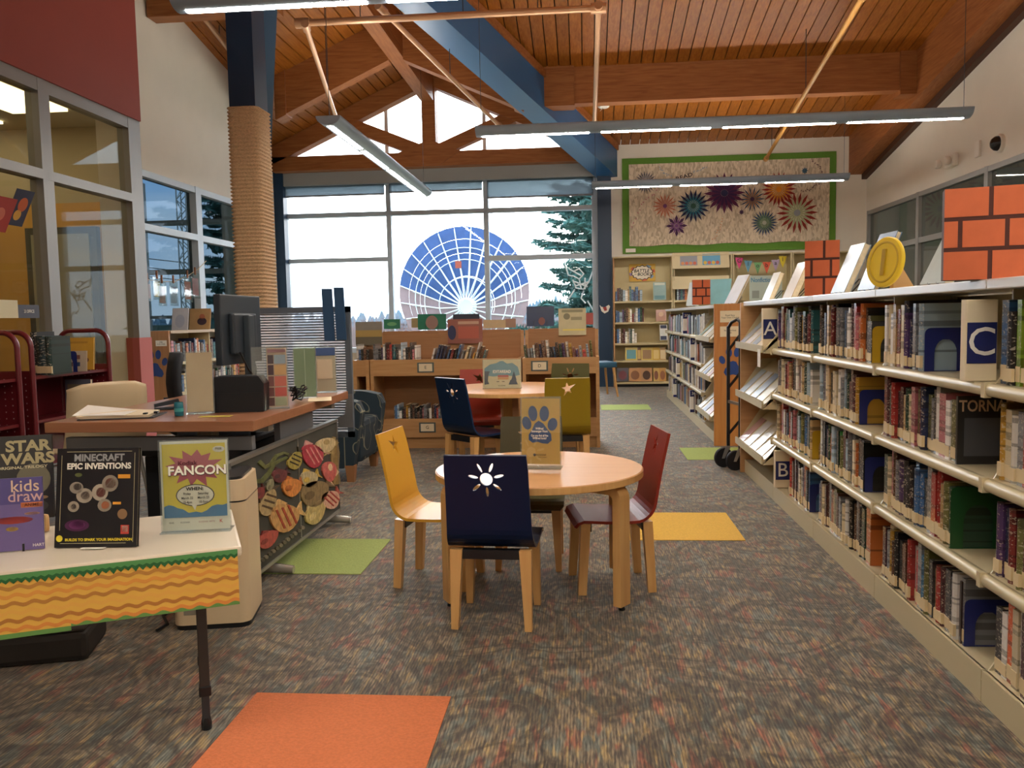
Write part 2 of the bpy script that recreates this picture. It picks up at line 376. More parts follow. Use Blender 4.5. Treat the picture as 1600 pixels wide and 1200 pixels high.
# bay window ----------------------------------------------------------
F = ALUB
xm = [-5.05, -3.26, -1.62, .2]
z_h = [.62, 1.25, 2.2, 2.95, 3.62]
for k in range(3):
    a, b_ = xm[k], xm[k+1]
    y0, y1 = YF-.02, YF+.1
    bars = [(a-.035 if k else a-.1, a+.045, y0, y1, .62, 3.6), (a, b_, y0, y1, 3.5, 3.6), (a, b_, y0, y1, .62, .7), (a, b_, y0, y1, 2.91, 2.975)]
    zs = [.7, 2.91]
    if k != 1: bars.append((a, b_, y0, y1, 2.16 if k == 0 else 2.12, 2.215 if k == 0 else 2.19))
    if k == 2: bars.append((b_-.06, b_+.04, y0, y1, .62, 3.6))
    p = YF+.04
    rows = [(.7, 2.91), (2.97, 3.5)] if k == 1 else [(.7, 2.15), (2.2, 2.91), (2.97, 3.5)]
    window(wname(), bars, [(a+.04, b_-.035, p, p+.006, lo, hi) for lo, hi in rows], F, GLASS)
# gable glazing above the head rail
head = struct('trim_1', MB().box(-5.15, .25, YF-.16, YF+.1, 3.42, 3.64), mat('shade_box', '#9a9c9a', .6))
g = struct(wname(), MB().box(-5.1, .2, YF+.02, YF+.1, 3.64, 3.70), F)
for x in (-3.26, -1.62): MB().box(x-.03, x+.03, YF+.02, YF+.1, 3.7, zgab(x)-.02).build('frame_bar', F, g)
for a, b_ in ((-5.1, -3.29), (-3.23, -1.65), (-1.59, .2)):
    pts = [(a, 3.7), (b_, 3.7), (b_, zgab(b_))]+([(RX, RZ)] if a < RX < b_ else [])+[(a, zgab(a))]
    MB().prism(pts, 'xz', YF+.05, YF+.056).build('pane', GLASS, g)
# roller shades, a little translucent
def shade_mat():
    m = bpy.data.materials.new('roller_shade'); m.use_nodes = True; t = m.node_tree; t.nodes.clear()
    o = t.nodes.new('ShaderNodeOutputMaterial'); tr = t.nodes.new('ShaderNodeBsdfTransparent'); tr.inputs[0].default_value = (.14, .165, .178, 1)
    tl = t.nodes.new('ShaderNodeBsdfTranslucent'); tl.inputs[0].default_value = (.45, .48, .5, 1)
    mx = t.nodes.new('ShaderNodeMixShader'); mx.inputs[0].default_value = .35
    t.links.new(tr.outputs[0], mx.inputs[1]); t.links.new(tl.outputs[0], mx.inputs[2]); t.links.new(mx.outputs[0], o.inputs[0]); return m
SH = shade_mat()
for k, (a, b_, zb, pos) in enumerate(((-5.0, -3.3, 3.27, 'left'), (-3.22, -1.66, 3.29, 'middle'), (-1.58, .16, 3.15, 'right'))):
    t = thing('roller_shade', 'grey translucent roller shade drawn a little over the %s pane of the bay window' % pos, 'roller shade', (0, 0, 0), 0, 'bay window shades')
    MB().box(a, b_, YF-.07, YF-.067, zb, 3.45).build('shade_cloth', SH, t)
    MB().box(a, b_, YF-.078, YF-.058, zb-.025, zb).build('hem_bar', mat('hem_bar', '#77787c', .5), t)

# ceiling: dark deck above, planks as pieces ---------------------------------
deck = MB()
for (xa, xb) in ((-9.6, -5.26), (-5.26, RX), (RX, .34), (.34, XR+.12)):
    ya, yb = (yval(xa) if -5.3 < xa < .35 else YF), (yval(xb) if -5.3 < xb < .35 else YF)
    ya, yb = min(ya, YF), min(yb, YF)
    q = [(xa, YB, zshed(YB)), (xb, YB, zshed(YB)), (xa, ya, zshed(ya)), (xb, yb, zshed(yb))]
    deck.hexa([(x, y, z+.03) for x, y, z in q]+[(x, y, z+.2) for x, y, z in q])
for s, xe in ((-1, -5.26), (1, .34)):
    q = [(RX, yval(RX), RZ), (RX, YF+.15, RZ), (xe, YF, zgab(xe)), (xe, YF+.15, zgab(xe))]
    deck.hexa([(x, y, z+.03) for x, y, z in q]+[(x, y, z+.2) for x, y, z in q])
ceiling = struct('ceiling', deck, mat('roof_deck', '#3a2214', .8))
PWD = .152
x = XL-.05
while x < 4.22:
    xa, xb = x, min(x+PWD-.013, 4.25)
    ya, yb = [min(YF, yval(q)) if -5.26 < q < .34 else YF for q in (xa, xb)]
    q = [(xa, 4.0, zshed(4.0)), (xb, 4.0, zshed(4.0)), (xa, ya, zshed(ya)), (xb, yb, zshed(yb))]
    o = MB().hexa([(a, b_, z) for a, b_, z in q]+[(a, b_, z+.029) for a, b_, z in q]).build('plank', PLANK, ceiling)
    q = [(xa, YB, zshed(YB)), (xb, YB, zshed(YB)), (xa, 3.995, zshed(3.995)), (xb, 3.995, zshed(3.995))]
    MB().hexa([(a, b_, z) for a, b_, z in q]+[(a, b_, z+.029) for a, b_, z in q]).build('plank', PLANK, ceiling)
    x += PWD
for s in (-1, 1):
    d = 0
    while d < 2.79:
        xa = RX+s*d; xb = RX+s*min(d+PWD*.91-.016, 2.8)
        if s < 0: xa, xb = xb, xa
        q = [(xa, yval(xa), zgab(xa)), (xb, yval(xb), zgab(xb)), (xa, YF+.12, zgab(xa)), (xb, YF+.12, zgab(xb))]
        MB().hexa([(a, b_, z) for a, b_, z in q]+[(a, b_, z+.029) for a, b_, z in q]).build('plank', PLANK, ceiling)
        d += PWD*.91

# timber and steel frame -------------------------------------------------------
def timber(name, label, mb, m=BEAM, cat='beam', group=None): return mb.build(name, m, None, label=label, cat=cat, group=group)
ya = 11.38; zb = zshed(ya)
t = thing('timber_beam', 'deep level timber beam crossing the right-hand ceiling before the quilt', 'beam')
MB().box(-.32, 4.1, ya, ya+.2, zb-.47, zb+.02).build('beam_body', BEAM, t)
MB().box(-.5, -.1, ya-.035, ya+.235, zb-.5, zb+.02).build('end_block', BEAM, t)
MB().box(4.02, 4.24, ya-.035, ya+.235, zb-.53, zb+.02).build('end_block', BEAM, t)
timber('timber_beam', 'short timber beam at the top left between cream wall and wrapped column', MB().box(XL+.02, -3.2, 8.95, 9.15, 4.44, zshed(8.95)+.02), BEAM)
q0, q1 = 2.0, YF
mb = MB().hexa([(4.22, q0, zshed(q0)-.6), (4.5, q0, zshed(q0)-.6), (4.22, q1, zshed(q1)-.6), (4.5, q1, zshed(q1)-.6), (4.22, q0, zshed(q0)+.03), (4.5, q0, zshed(q0)+.03), (4.22, q1, zshed(q1)+.03), (4.5, q1, zshed(q1)+.03)])
timber('eaves_beam', 'sloping timber beam where ceiling meets the right wall', mb, BEAMY)
mb = MB().hexa([(4.42, q0, zshed(q0)-.72), (4.5, q0, zshed(q0)-.72), (4.42, q1, zshed(q1)-.68), (4.5, q1, zshed(q1)-.68), (4.42, q0, zshed(q0)-.6), (4.5, q0, zshed(q0)-.6), (4.42, q1, zshed(q1)-.6), (4.5, q1, zshed(q1)-.6)])
timber('eaves_trim', 'dark brown trim strip under the sloping right eaves beam', mb, mat('dark_trim', '#4a2a18', .6), 'trim')
timber('ridge_beam', 'level ridge beam running along the peak of the gable ceiling', MB().box(RX-.1, RX+.1, yval(RX)-.3, 13.62, 4.64, RZ), BEAMY)
def rafter(s, xe, name, label):
    xa = RX+s*.1
    q = [(xa, 11.38), (xe, 11.38), (xa, 11.58), (xe, 11.58)]
    vs = [(x, y, zgab(x)-.56) for x, y in q]+[(x, y, zgab(x)+.02) for x, y in q]
    o = thing(name, label, 'beam')
    MB().hexa(vs).build('rafter_body', BEAM, o)
    xs = xe-s*.02; xt = xe-s*.16
    q = [(xt, 11.35), (xs, 11.35), (xt, 11.61), (xs, 11.61)]
    MB().hexa([(x, y, zgab(x)-.585) for x, y in q]+[(x, y, zgab(x)+.02) for x, y in q]).build('end_block', BEAM, o)
rafter(-1, -4.15, 'rafter', 'dark timber rafter on the left slope of the gable ceiling')
rafter(1, -.75, 'rafter', 'dark timber rafter on the right slope behind the blue steel beam')
# king-post truss in front of the gable glazing
tr = thing('roof_truss', 'king-post timber truss in front of the gable window', 'truss', (RX, 13.72, 0))
y0, y1 = 13.72, 13.94
def tp(mb, nm): mb.xf(Matrix.Translation((-RX, -13.72, 0))).build(nm, BEAM, tr)
tp(MB().box(-5.1, .2, y0, y1, 3.63, 3.86), 'bottom_chord')
for s in (-1, 1):
    xo = RX+s*2.62
    q = [(RX, y0), (xo, y0), (RX, y1), (xo, y1)]
    tp(MB().hexa([(x, y, zgab(x)-.3) for x, y in q]+[(x, y, zgab(x)-.01) for x, y in q]), 'top_chord')
    tp(MB().bar((RX+s*.05, (y0+y1)/2, 3.84), (RX+s*1.42, (y0+y1)/2, 4.4), .18, .2), 'strut')
tp(MB().box(RX-.11, RX+.11, y0-.01, y1+.01, 3.8, RZ-.03), 'king_post')
tp(MB().prism([(RX-.5, 3.86), (RX-.2, 3.66), (RX+.2, 3.66), (RX+.5, 3.86), (RX, 4.05)], 'xz', y0-.015, y1+.015), 'joint_block')
# blue valley beams
for s, nm in ((1, 'right'), (-1, 'left')):
    xe = RX+s*2.86; a = Vector((xe, YF-.12, zshed(YF)-.02)); b_ = Vector((RX, yval(RX), RZ))
    d = (b_-a); pr = Vector((d.y, -d.x, 0)).normalized()*.17
    vs = []
    for z in (-.52, -.02):
        for p in (a, b_):
            for sg in ((-1, 1) if s > 0 else (-.45, .45)): vs.append(p+pr*sg+Vector((0, 0, z)))
    t = thing('valley_beam', 'blue steel box beam sloping up along the %s valley of the ceiling' % nm, 'beam')
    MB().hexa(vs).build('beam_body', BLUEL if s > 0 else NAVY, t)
    vs2 = []
    for z in (-.1, 0.0):
        for p in (a, b_):
            for sg in ((-1.16, 1.16) if s > 0 else (-.6, .6)): vs2.append(p+pr*sg+Vector((0, 0, z)))
    MB().hexa(vs2).build('timber_cap', BEAMY, t)
for x, nm in ((.335, 'right of the bay window'), (-5.1, 'left of the bay window')):
    tag(MB().box(x-.11, x+.11, YF-.2, YF-.02, 0, 3.95).build('steel_column', NAVY), 'slim navy steel column %s' % nm, 'column')
# near column: navy steel, wrapped in rope to above head height
cx, cy = -2.8, 7.06
col = thing('wrapped_column', 'navy steel column wrapped in tan rope beside the desk', 'column', (cx, cy, 0))
MB().box(-.11, .11, -.14, .14, 0, 5.2).build('steel_post', NAVY, col)
mb = MB(); prof = []
def rr(hw, hd, r, k=4):
    pts = []
    for qx, qy, a0 in ((1, 1, 0), (-1, 1, 90), (-1, -1, 180), (1, -1, 270)):
        for i in range(k+1):
            a = math.radians(a0+90*i/k); pts.append((qx*(hw-r)+r*math.cos(a), qy*(hd-r)+r*math.sin(a)))
    return pts
pitch = .031; nz_ = 95; rings = []
for i in range(nz_):
    for ph, off in ((0, -.012), (.3, .0), (.5, .004), (.7, .0)): rings.append(((i+ph)*pitch, off))
vs = []; k = None
for z, off in rings:
    pts = rr(.135+off, .165+off, .05); k = len(pts); vs += [(a, b_, z) for a, b_ in pts]
fs = [(i*k+j, i*k+(j+1) % k, (i+1)*k+(j+1) % k, (i+1)*k+j) for i in range(len(rings)-1) for j in range(k)]
mb.add(vs, fs, 0, True)
ro = mat('rope', '#cfae86', .85, noise=.25, nscale=60, bump=.8, stretch=(1, 1, 3))
mb.build('rope_wrap', ro, col)
# ================================================================== LIGHTS, PIPES, WALL THINGS
LENS = mat('lamp_lens', '#fff5e8', .4, emit=LAMP_STRENGTH)
UPLENS = mat('lamp_uplight', '#fff5e8', .4, emit=LAMP_STRENGTH*.36)
FIXT = mat('fixture_enamel_sky', '#9fb3c8', .35, .1)  # reflected sky put into the pale blue of the body
def fixture(label, a, b, nsec):
    """pendant trough from a to b (ends of its axis, at lens height)"""
    a = Vector(a); b = Vector(b); L_ = (b-a).length; ang = math.atan2(b.y-a.y, b.x-a.x)
    t = thing('pendant_light', label, 'light fixture', a, ang, 'pendant ceiling lights')
    prof = [(.115*math.cos(q), -.085*math.sin(q)+.075) for q in [PI*i/12 for i in range(13)]]
    MB().prism(prof, 'yz', 0, L_, smooth=True).build('body', FIXT, t)
    s = L_/nsec
    for i in range(nsec):
        x0, x1 = i*s+.06, (i+1)*s-.06
        pr = [(.034*math.cos(q), -.004-.010*math.sin(q)) for q in [PI*k/4 for k in range(5)]]
        MB().prism(pr, 'yz', x0, x1).build('lens', LENS, t)
        MB().box(x0, x1, -.05, .05, .0755, .079).build('uplight', UPLENS, t)
    for x in (.05, L_-.05):
        p = a+(b-a)*(x/L_); zt = zshed(p.y) if not (-5.2 < p.x < .3 and p.y > yval(p.x)) else zgab(p.x)
        MB().tube([(x, 0, .07), (x, 0, zt-p.z)], .003, 5).build('hanging_wire', DARKM, t)
LZ = 2.94
fixture('pendant light running away from camera under the gable ceiling', (-2.3, 7.65, LZ), (-2.3, 12.3, LZ), 4)
fixture('long pendant light across the right ceiling, nearer of the two there', (-1.04, 8.4, LZ), (3.6, 8.4, LZ), 4)
fixture('pendant light hanging in front of the quilt', (.12, 12, LZ), (3.58, 12, LZ), 3)
fixture('pendant light cut by the top edge of the photo, upper left', (-2.3, 4.8, LZ), (2.35, 4.8, LZ), 4)
fixture('pendant light above the camera', (-2.3, 1.2, LZ), (2.35, 1.2, LZ), 4)
fixture('pendant light behind the camera', (-2.3, -2.4, LZ), (2.35, -2.4, LZ), 4)
fixture('pendant light over the near right bookcase, outside the frame', (3.4, 1.0, LZ), (3.4, 5.6, LZ), 4)

def pipe(label, pts, r=.03, hang=(), mt=PIPE):
    t = thing('sprinkler_pipe', label, 'pipe', (0, 0, 0), 0, 'sprinkler pipes')
    MB().tube(pts, r, 10).build('pipe_run', mt, t)
    for p in (pts[0], pts[-1]):
        p = Vector(p); d = (Vector(pts[1])-Vector(pts[0])).normalized()
        MB().tube([p-d*.07, p+d*.07], r*1.5, 10).build('coupling', mt, t)
    for h in hang:
        p = Vector(pts[0]).lerp(Vector(pts[-1]), h)
        zt = zshed(p.y) if not (-5.2 < p.x < .3 and p.y > yval(p.x)) else zgab(p.x)
        MB().tube([p, (p.x, p.y, zt)], .005, 5).build('hanger_rod', DARKM, t)
pipe('copper coloured level sprinkler pipe crossing above the blue beam', [at(473, 36, Y=8.2), at(935, 13, Y=8.2)], .032, (.2, .55, .8))
pipe('sprinkler pipe dropping behind the pendant light on the left', [at(478, 42, Y=8.2), at(528, 193, Y=11.0)], .026, (.6,))
pipe('sprinkler pipe crossing the ridge beam towards the truss', [at(596, 14, Y=8.2), at(782, 198, Y=11.2)], .026, (.5,))
pipe('sprinkler pipe following the right ceiling down in front of the timber beam', [at(935, 13, Y=8.2), at(929, 193, Y=11.3)], .028, (.6,))
pipe('yellowish sprinkler pipe slanting down the right ceiling to the quilt wall', [at(1350, -8, Y=8.0), at(1197, 248, Y=14.0)], .026, (.45, .9), mat('ochre_pipe', '#d09a50', .4, .2))
pipe('sprinkler pipe along the cream wall beside the wrapped column', [at(292, -6, Y=9.0), at(372, 96, Y=10.6)], .028, (.6,))
t = thing('smoke_detector', 'round white smoke detector on the planks right of the pipe', 'smoke detector', (0, 0, 0))
p = at(943, 176, Y=12.55); p.z = zshed(p.y)
t.location = p; t.rotation_euler = (-math.atan(.18), 0, 0)
MB().lathe([(.05, -.05), (.085, -.035), (.09, 0)], 20).build('housing', WHITE, t)
MB().tube([(0, 0, -.04), (-.05, -.02, -.11)], .004, 5).build('pull_cord', WHITE, t)

# quilt on its green panel ----------------------------------------------------
tag(MB().box(.632, 4.017, YF-.035, YF-.002, 2.168, 3.70).build('green_panel', mat('green_felt', '#5f8f33', .8, noise=.05, nscale=40)), 'bright green panel behind the star quilt on the far wall', 'panel')
def quilt_mat():
    m = bpy.data.materials.new('quilt_cloth'); m.use_nodes = True; t = m.node_tree; b = t.nodes['Principled BSDF']; b.inputs['Roughness'].default_value = .9
    tc = t.nodes.new('ShaderNodeTexCoord'); mp = t.nodes.new('ShaderNodeMapping'); mp.inputs['Scale'].default_value = (42, 1, 17); mp.inputs['Rotation'].default_value = (0, .45, 0)
    v = t.nodes.new('ShaderNodeTexVoronoi'); v.inputs['Scale'].default_value = 1
    t.links.new(tc.outputs['Object'], mp.inputs[0]); t.links.new(mp.outputs[0], v.inputs[0])
    r = t.nodes.new('ShaderNodeValToRGB'); e = r.color_ramp.elements; e[0].color = lin('#b3a48c'); e[1].color = lin('#ded0b8'); e[0].position = .0; e[1].position = .8
    s = t.nodes.new('ShaderNodeSeparateColor'); t.links.new(v.outputs['Color'], s.inputs[0]); t.links.new(s.outputs[0], r.inputs[0]); t.links.new(r.outputs[0], b.inputs['Base Color']); return m
q = thing('star_quilt', 'pale patchwork quilt with coloured star bursts hung on a green panel', 'quilt', (.74, YF-.045, 2.29))
mb = MB(); W_, H_ = 3.17, 1.31
nx, nzz = 24, 10
vs = []
for k in range(nzz+1):
    for i in range(nx+1):
        vs.append((W_*i/nx, -.012-.008*math.sin(i*1.7+k*.6)*math.sin(k*1.3), H_*k/nzz-(.012*math.sin(i*.9) if k == 0 else 0)))
fs = [(k*(nx+1)+i, k*(nx+1)+i+1, (k+1)*(nx+1)+i+1, (k+1)*(nx+1)+i) for k in range(nzz) for i in range(nx)]
mb.add(vs, fs, 0, True); mb.box(0, W_, -.004, 0, .01, H_)
mb.build('cloth', quilt_mat(), q)
def star(cx_, cz_, r, npt, cols, inner=.45, wid=.5):
    """petals: outer colour, inner colour, centre disc"""
    mb = MB()
    for j in range(npt):
        a = 2*PI*j/npt; h = PI/npt*wid*1.6
        def P(rr_, aa, y): return (cx_+rr_*math.cos(aa), y, cz_+rr_*math.sin(aa))
        mb.add([P(r*inner*.5, a, -.024), P(r*.68, a-h*.55, -.024), P(r, a, -.024), P(r*.68, a+h*.55, -.024)], [(0, 1, 2, 3)], 0)
        a2 = a+PI/npt
        mb.add([P(0, a2, -.026), P(r*.42, a2-h*.6, -.026), P(r*.8, a2, -.026), P(r*.42, a2+h*.6, -.026)], [(0, 1, 2, 3)], 1)
    mb.add([(cx_+r*.16*math.cos(2*PI*j/12), -.028, cz_+r*.16*math.sin(2*PI*j/12)) for j in range(12)], [list(range(12))], 2)
    mb.build('star', [mat('quilt_'+c, c, .9) for c in cols], q)
def qp(zx, zy): # position on the quilt from the photo
    p = at(960+zx/4.21, 220+zy/4.21, Y=YF-.05); return p.x-.74, p.z-2.29
for zx, zy, r, npt, cols, inn, wd in (
        (205, 275, 75, 22, ('#3c4258', '#6d7488', '#8c2f3c'), .7, .5), (332, 430, 82, 16, ('#b9694a', '#c58a78', '#70406a'), .2, .45),
        (518, 430, 108, 18, ('#1f2547', '#2f6f7f', '#3d5b4c'), .6, .75), (722, 345, 132, 16, ('#5b2548', '#3a2049', '#26304f'), .3, .8),
        (905, 385, 84, 14, ('#39465f', '#a06038', '#4c3550'), .2, .4), (1080, 320, 112, 20, ('#8f2b22', '#d08a2a', '#d58a28'), .7, .75),
        (1200, 475, 132, 18, ('#8b3126', '#a9b489', '#8b9196'), .7, .7), (985, 540, 86, 22, ('#24406a', '#4f7d54', '#c6c2b2'), .6, .6),
        (408, 560, 70, 8, ('#4a2c50', '#7d5583', '#7d5583'), .3, .6), (1250, 198, 22, 8, ('#2f5f78', '#2f5f78', '#2f5f78'), .3, .6), (835, 470, 18, 8, ('#4a2c50', '#4a2c50', '#4a2c50'), .3, .6)):
    sx, sz = qp(zx, zy); star(sx, sz, r/4.21*14.05/1319, npt, cols, inn, wd)
lx, lz = qp(458, 238)
lettering('READ', .085, mat('dark_thread', '#3a3038', .9), q, (lx, -.03, lz), (PI/2, -.25, 0), .02, sx=1.3)
# appliqued trails of small leaves
for pts, c in (([(300, 180), (330, 215), (380, 240)], '#8fa0b0'), ([(520, 210), (570, 190), (610, 170)], '#8fa0b0'), ([(110, 570), (180, 420), (260, 350), (320, 240)], '#b5687c'), ([(1230, 335), (1290, 322), (1340, 285), (1370, 240), (1350, 170), (1290, 130)], '#5d3f46'), ([(650, 650), (690, 580), (710, 500)], '#c98f6c')):
    mb = MB()
    for (xa, ya_), (xb, yb_) in zip(pts[:-1], pts[1:]):
        for k in range(5):
            f = k/5; X_, Z_ = qp(xa+(xb-xa)*f+R(-6, 6), ya_+(yb_-ya_)*f+R(-6, 6)); a = R(0, PI); s = .02
            mb.add([(X_+s*math.cos(a+u)*(1 if i % 2 == 0 else .4), -.024, Z_+s*math.sin(a+u)*(1 if i % 2 == 0 else .4)) for i, u in enumerate((0, PI/2, PI, 1.5*PI))], [(0, 1, 2, 3)])
    mb.build('leaf_trail', mat('quilt_'+c, c, .9), q)
tag(MB().box(.68, .84, YF-.04, YF-.036, 2.19, 2.25).build('wall_tag', WHITE), 'small white caption card at lower left of the green quilt panel', 'card')
tag(MB().rbox(.47, .53, YF-.03, YF, 3.78, 3.88, .008).build('wall_sensor', WHITE), 'small white sensor box on the far wall above the quilt corner', 'sensor')
# emergency lamp, thermostat and camera dome on the right wall
p = at(1487, 250, X=XR-.03)
t = thing('emergency_light', 'white twin-head emergency light on the right wall', 'emergency light', (XR, p.y, p.z))
MB().rbox(-.08, 0, -.14, .14, -.09, .07, .03).build('housing', WHITE, t)
for s in (-.1, .17): MB().lathe([(.02, 0), (.05, .02), (.055, .06), (.04, .07)], 16).xf(Matrix.Translation((-.08, s, -.02)) @ Matrix.Rotation(-PI/2, 4, 'Y')).build('lamp_head', WHITE, t)
p = at(1530, 233, X=XR)
tag(MB().rbox(XR-.03, XR, p.y-.06, p.y+.06, p.z-.09, p.z+.09, .01).build('thermostat', WHITE), 'small white box on the right wall between lamp and camera dome', 'thermostat')
p = at(1560, 224, X=XR-.03)
t = thing('dome_camera', 'dark dome camera on the right wall above the interior windows', 'camera', (XR, p.y, p.z))
Mx = Matrix.Rotation(-PI/2, 4, 'Y')
MB().lathe([(.1, 0), (.1, .03), (.085, .04)], 20).xf(Mx).build('base_ring', WHITE, t)
MB().lathe([(.082, .035), (.075, .07), (.05, .1), (.01, .115)], 20).xf(Mx).build('dome', mat('smoked_dome', '#1c1c1e', .15), t)
# ================================================================== BOOKS AND BOOKCASES
def book_cover_mat():
    m = bpy.data.materials.new('book_cover'); m.use_nodes = True; t = m.node_tree; b = t.nodes['Principled BSDF']; L = t.links.new; N = t.nodes.new
    b.inputs['Roughness'].default_value = .32; b.inputs['Coat Weight'].default_value = .7; b.inputs['Coat Roughness'].default_value = .12
    oi = N('ShaderNodeObjectInfo'); tc = N('ShaderNodeTexCoord'); sp = N('ShaderNodeSeparateXYZ'); L(tc.outputs['Object'], sp.inputs[0])
    ad = N('ShaderNodeMath'); ad.operation = 'MULTIPLY_ADD'; ad.inputs[1].default_value = 4.5; L(sp.outputs[2], ad.inputs[0])
    mu = N('ShaderNodeMath'); mu.operation = 'MULTIPLY'; mu.inputs[1].default_value = 91; L(oi.outputs['Random'], mu.inputs[0]); L(mu.outputs[0], ad.inputs[2])
    nz = N('ShaderNodeTexNoise'); nz.noise_dimensions = '1D'; nz.inputs['Scale'].default_value = 1.3; nz.inputs['Detail'].default_value = 1; L(ad.outputs[0], nz.inputs['W'])
    r = N('ShaderNodeValToRGB'); r.color_ramp.interpolation = 'CONSTANT'; e = r.color_ramp.elements
    e[0].position = 0; e[0].color = (.45, .45, .45, 1); e[1].position = .38; e[1].color = (1, 1, 1, 1); q = e.new(.64); q.color = (.62, .62, .62, 1)
    L(nz.outputs[0], r.inputs[0])
    mx = N('ShaderNodeMix'); mx.data_type = 'RGBA'; mx.blend_type = 'MULTIPLY'; mx.inputs[0].default_value = 1; L(oi.outputs['Color'], mx.inputs[6]); L(r.outputs[0], mx.inputs[7])
    # print on the spine: small light strokes
    mp = N('ShaderNodeMapping'); mp.inputs['Scale'].default_value = (3, 1, 26); L(tc.outputs['Object'], mp.inputs[0])
    va = N('ShaderNodeVectorMath'); va.operation = 'ADD'; L(mp.outputs[0], va.inputs[0]); L(mu.outputs[0], va.inputs[1])
    n2 = N('ShaderNodeTexNoise'); n2.inputs['Scale'].default_value = 1.2; n2.inputs['Detail'].default_value = 2; L(va.outputs[0], n2.inputs[0])
    r2 = N('ShaderNodeValToRGB'); r2.color_ramp.elements[0].position = .58; r2.color_ramp.elements[0].color = (0, 0, 0, 1); r2.color_ramp.elements[1].position = .63; r2.color_ramp.elements[1].color = (.55, .55, .55, 1); L(n2.outputs[0], r2.inputs[0])
    lt = N('ShaderNodeMath'); lt.operation = 'LESS_THAN'; lt.inputs[1].default_value = .01; L(sp.outputs[1], lt.inputs[0]); pm = N('ShaderNodeMath'); pm.operation = 'MULTIPLY'; L(r2.outputs[0], pm.inputs[0]); L(lt.outputs[0], pm.inputs[1])
    m2 = N('ShaderNodeMix'); m2.data_type = 'RGBA'; L(pm.outputs[0], m2.inputs[0]); L(mx.outputs[2], m2.inputs[6]); m2.inputs[7].default_value = lin('#d8cfb8')
    L(m2.outputs[2], b.inputs['Base Color'])
    return m
BOOKM = book_cover_mat(); LABEL = mat('spine_label', '#dbc79c', .6)
def book_mesh(rnd_spine):
    mb = MB()
    k = 4; pts = [(-.5+i/k, -.0-rnd_spine*math.sin(PI*i/k)) for i in range(k+1)]
    out = pts+[(.5, 1), (.38, 1), (.38, .06), (-.38, .06), (-.38, 1), (-.5, 1)]
    # cover shell: spine curve and two boards
    n_ = len(out); vs = [(x, y, 0) for x, y in out]+[(x, y, 1) for x, y in out]
    mb.add(vs, [(i, (i+1) % n_, (i+1) % n_+n_, i+n_) for i in range(n_)], 0)
    quad = lambda a, b_, c, d: [(a, b_, c, d), (a+n_, d+n_, c+n_, b_+n_)]
    sp_ = list(range(k+1)); mb.add(vs, [sp_+[7, 8]]+[[i+n_ for i in (sp_+[7, 8])][::-1]], 0)
    mb.add(vs, quad(4, 5, 6, 7)+quad(8, 9, 10, 0), 0)
    mb.box(-.38, .38, .06, .96, .015, .985, 1)
    return mb.mesh('book', [BOOKM, PAGES])
BM = [book_mesh(0.0), book_mesh(.05)]
LM = MB().box(-.49, .49, -.012, .0, .05, .23).mesh('spine_label', LABEL)
LM2 = MB().box(-.49, .49, -.058, .0, .05, .23).mesh('spine_label', LABEL)
PAL = [('dark grey', '#2e3033'), ('black', '#17181b'), ('white', '#d9d6cf'), ('grey', '#7c7f83'), ('navy', '#1f2b4d'), ('brown', '#5a3a28'), ('tan', '#b89a6b'), ('dark red', '#6b1f22'), ('red', '#a8322f'), ('maroon', '#4b2028'), ('teal', '#2f6a72'), ('blue', '#3d6694'), ('pale blue', '#9cb3c2'), ('dark green', '#244434'), ('olive', '#6a6a3a'), ('cream', '#d6c7a2'), ('orange', '#b5622c'), ('purple', '#4a3560'), ('mustard', '#b58a30'), ('pink', '#b56a72')]
WTS = [9, 7, 15, 11, 8, 7, 6, 6, 5, 5, 4, 5, 5, 4, 3, 6, 3, 3, 2, 2]
def ordn(i): return '%d%s' % (i, 'th' if 10 < i % 100 < 14 else {1: 'st', 2: 'nd', 3: 'rd'}.get(i % 10, 'th'))
def book_row(a, b_, z, face, where, group, tmin=.018, tmax=.042, hmin=.17, hmax=.24, depth=.16, lab=True, lean=0, cat='book', name='book', force={}, seed=None, maxn=99, ordfrom='from left', lighter=0, stuff=None):
    """row from a to b_ (points at spine line), spines facing direction 'face' (angle of rz)"""
    rnd = random.Random(seed if seed is not None else hash((round(a[0], 2), round(a[1], 2), round(z, 2))) % 9999)
    a = Vector((a[0], a[1], z)); b_ = Vector((b_[0], b_[1], z)); L_ = (b_-a).length; d = (b_-a)/L_
    s = 0; i = 0; last = None
    while i < maxn:
        t_ = rnd.uniform(tmin, tmax)*(1.35 if rnd.random() < .12 else 1)
        if s+t_ > L_: break
        i += 1
        cn, ch = rnd.choices(PAL, WTS)[0]
        if i in force: cn, ch = force[i]
        c = lin(ch); h = rnd.uniform(hmin, hmax); h = h*(.9 if rnd.random() < .2 else 1)
        f = rnd.uniform(.75, 1.2)+lighter; c = tuple(min(1, x*f) for x in c[:3])
        v = rnd.random() < .5; dep = min(depth*rnd.uniform(.9, 1.1), depth*1.1)
        p = a+d*(s+t_/2)
        back = Vector((math.sin(face), -math.cos(face), 0))      # spine direction
        p = p-back*rnd.uniform(0, .018)
        if stuff is not None: stuff.append((BM[v], p.copy(), lean, face, (t_*.97, dep, h), ch)); s += t_; continue
        o = inst(BM[v], name, None, p, (0, lean*rnd.uniform(.9, 1.1), face), (t_*.97, dep, h), c,
                 label='%s %s, %s %s, %s' % ('thick '+cn if t_ > .036 else cn, cat, ordn(i), ordfrom, where), cat='book', group=group)
        if lab: inst(LM2 if v else LM, 'spine_label', o)
        s += t_; last = o
        if lean: s += .006+h*abs(lean)*.12
    return s
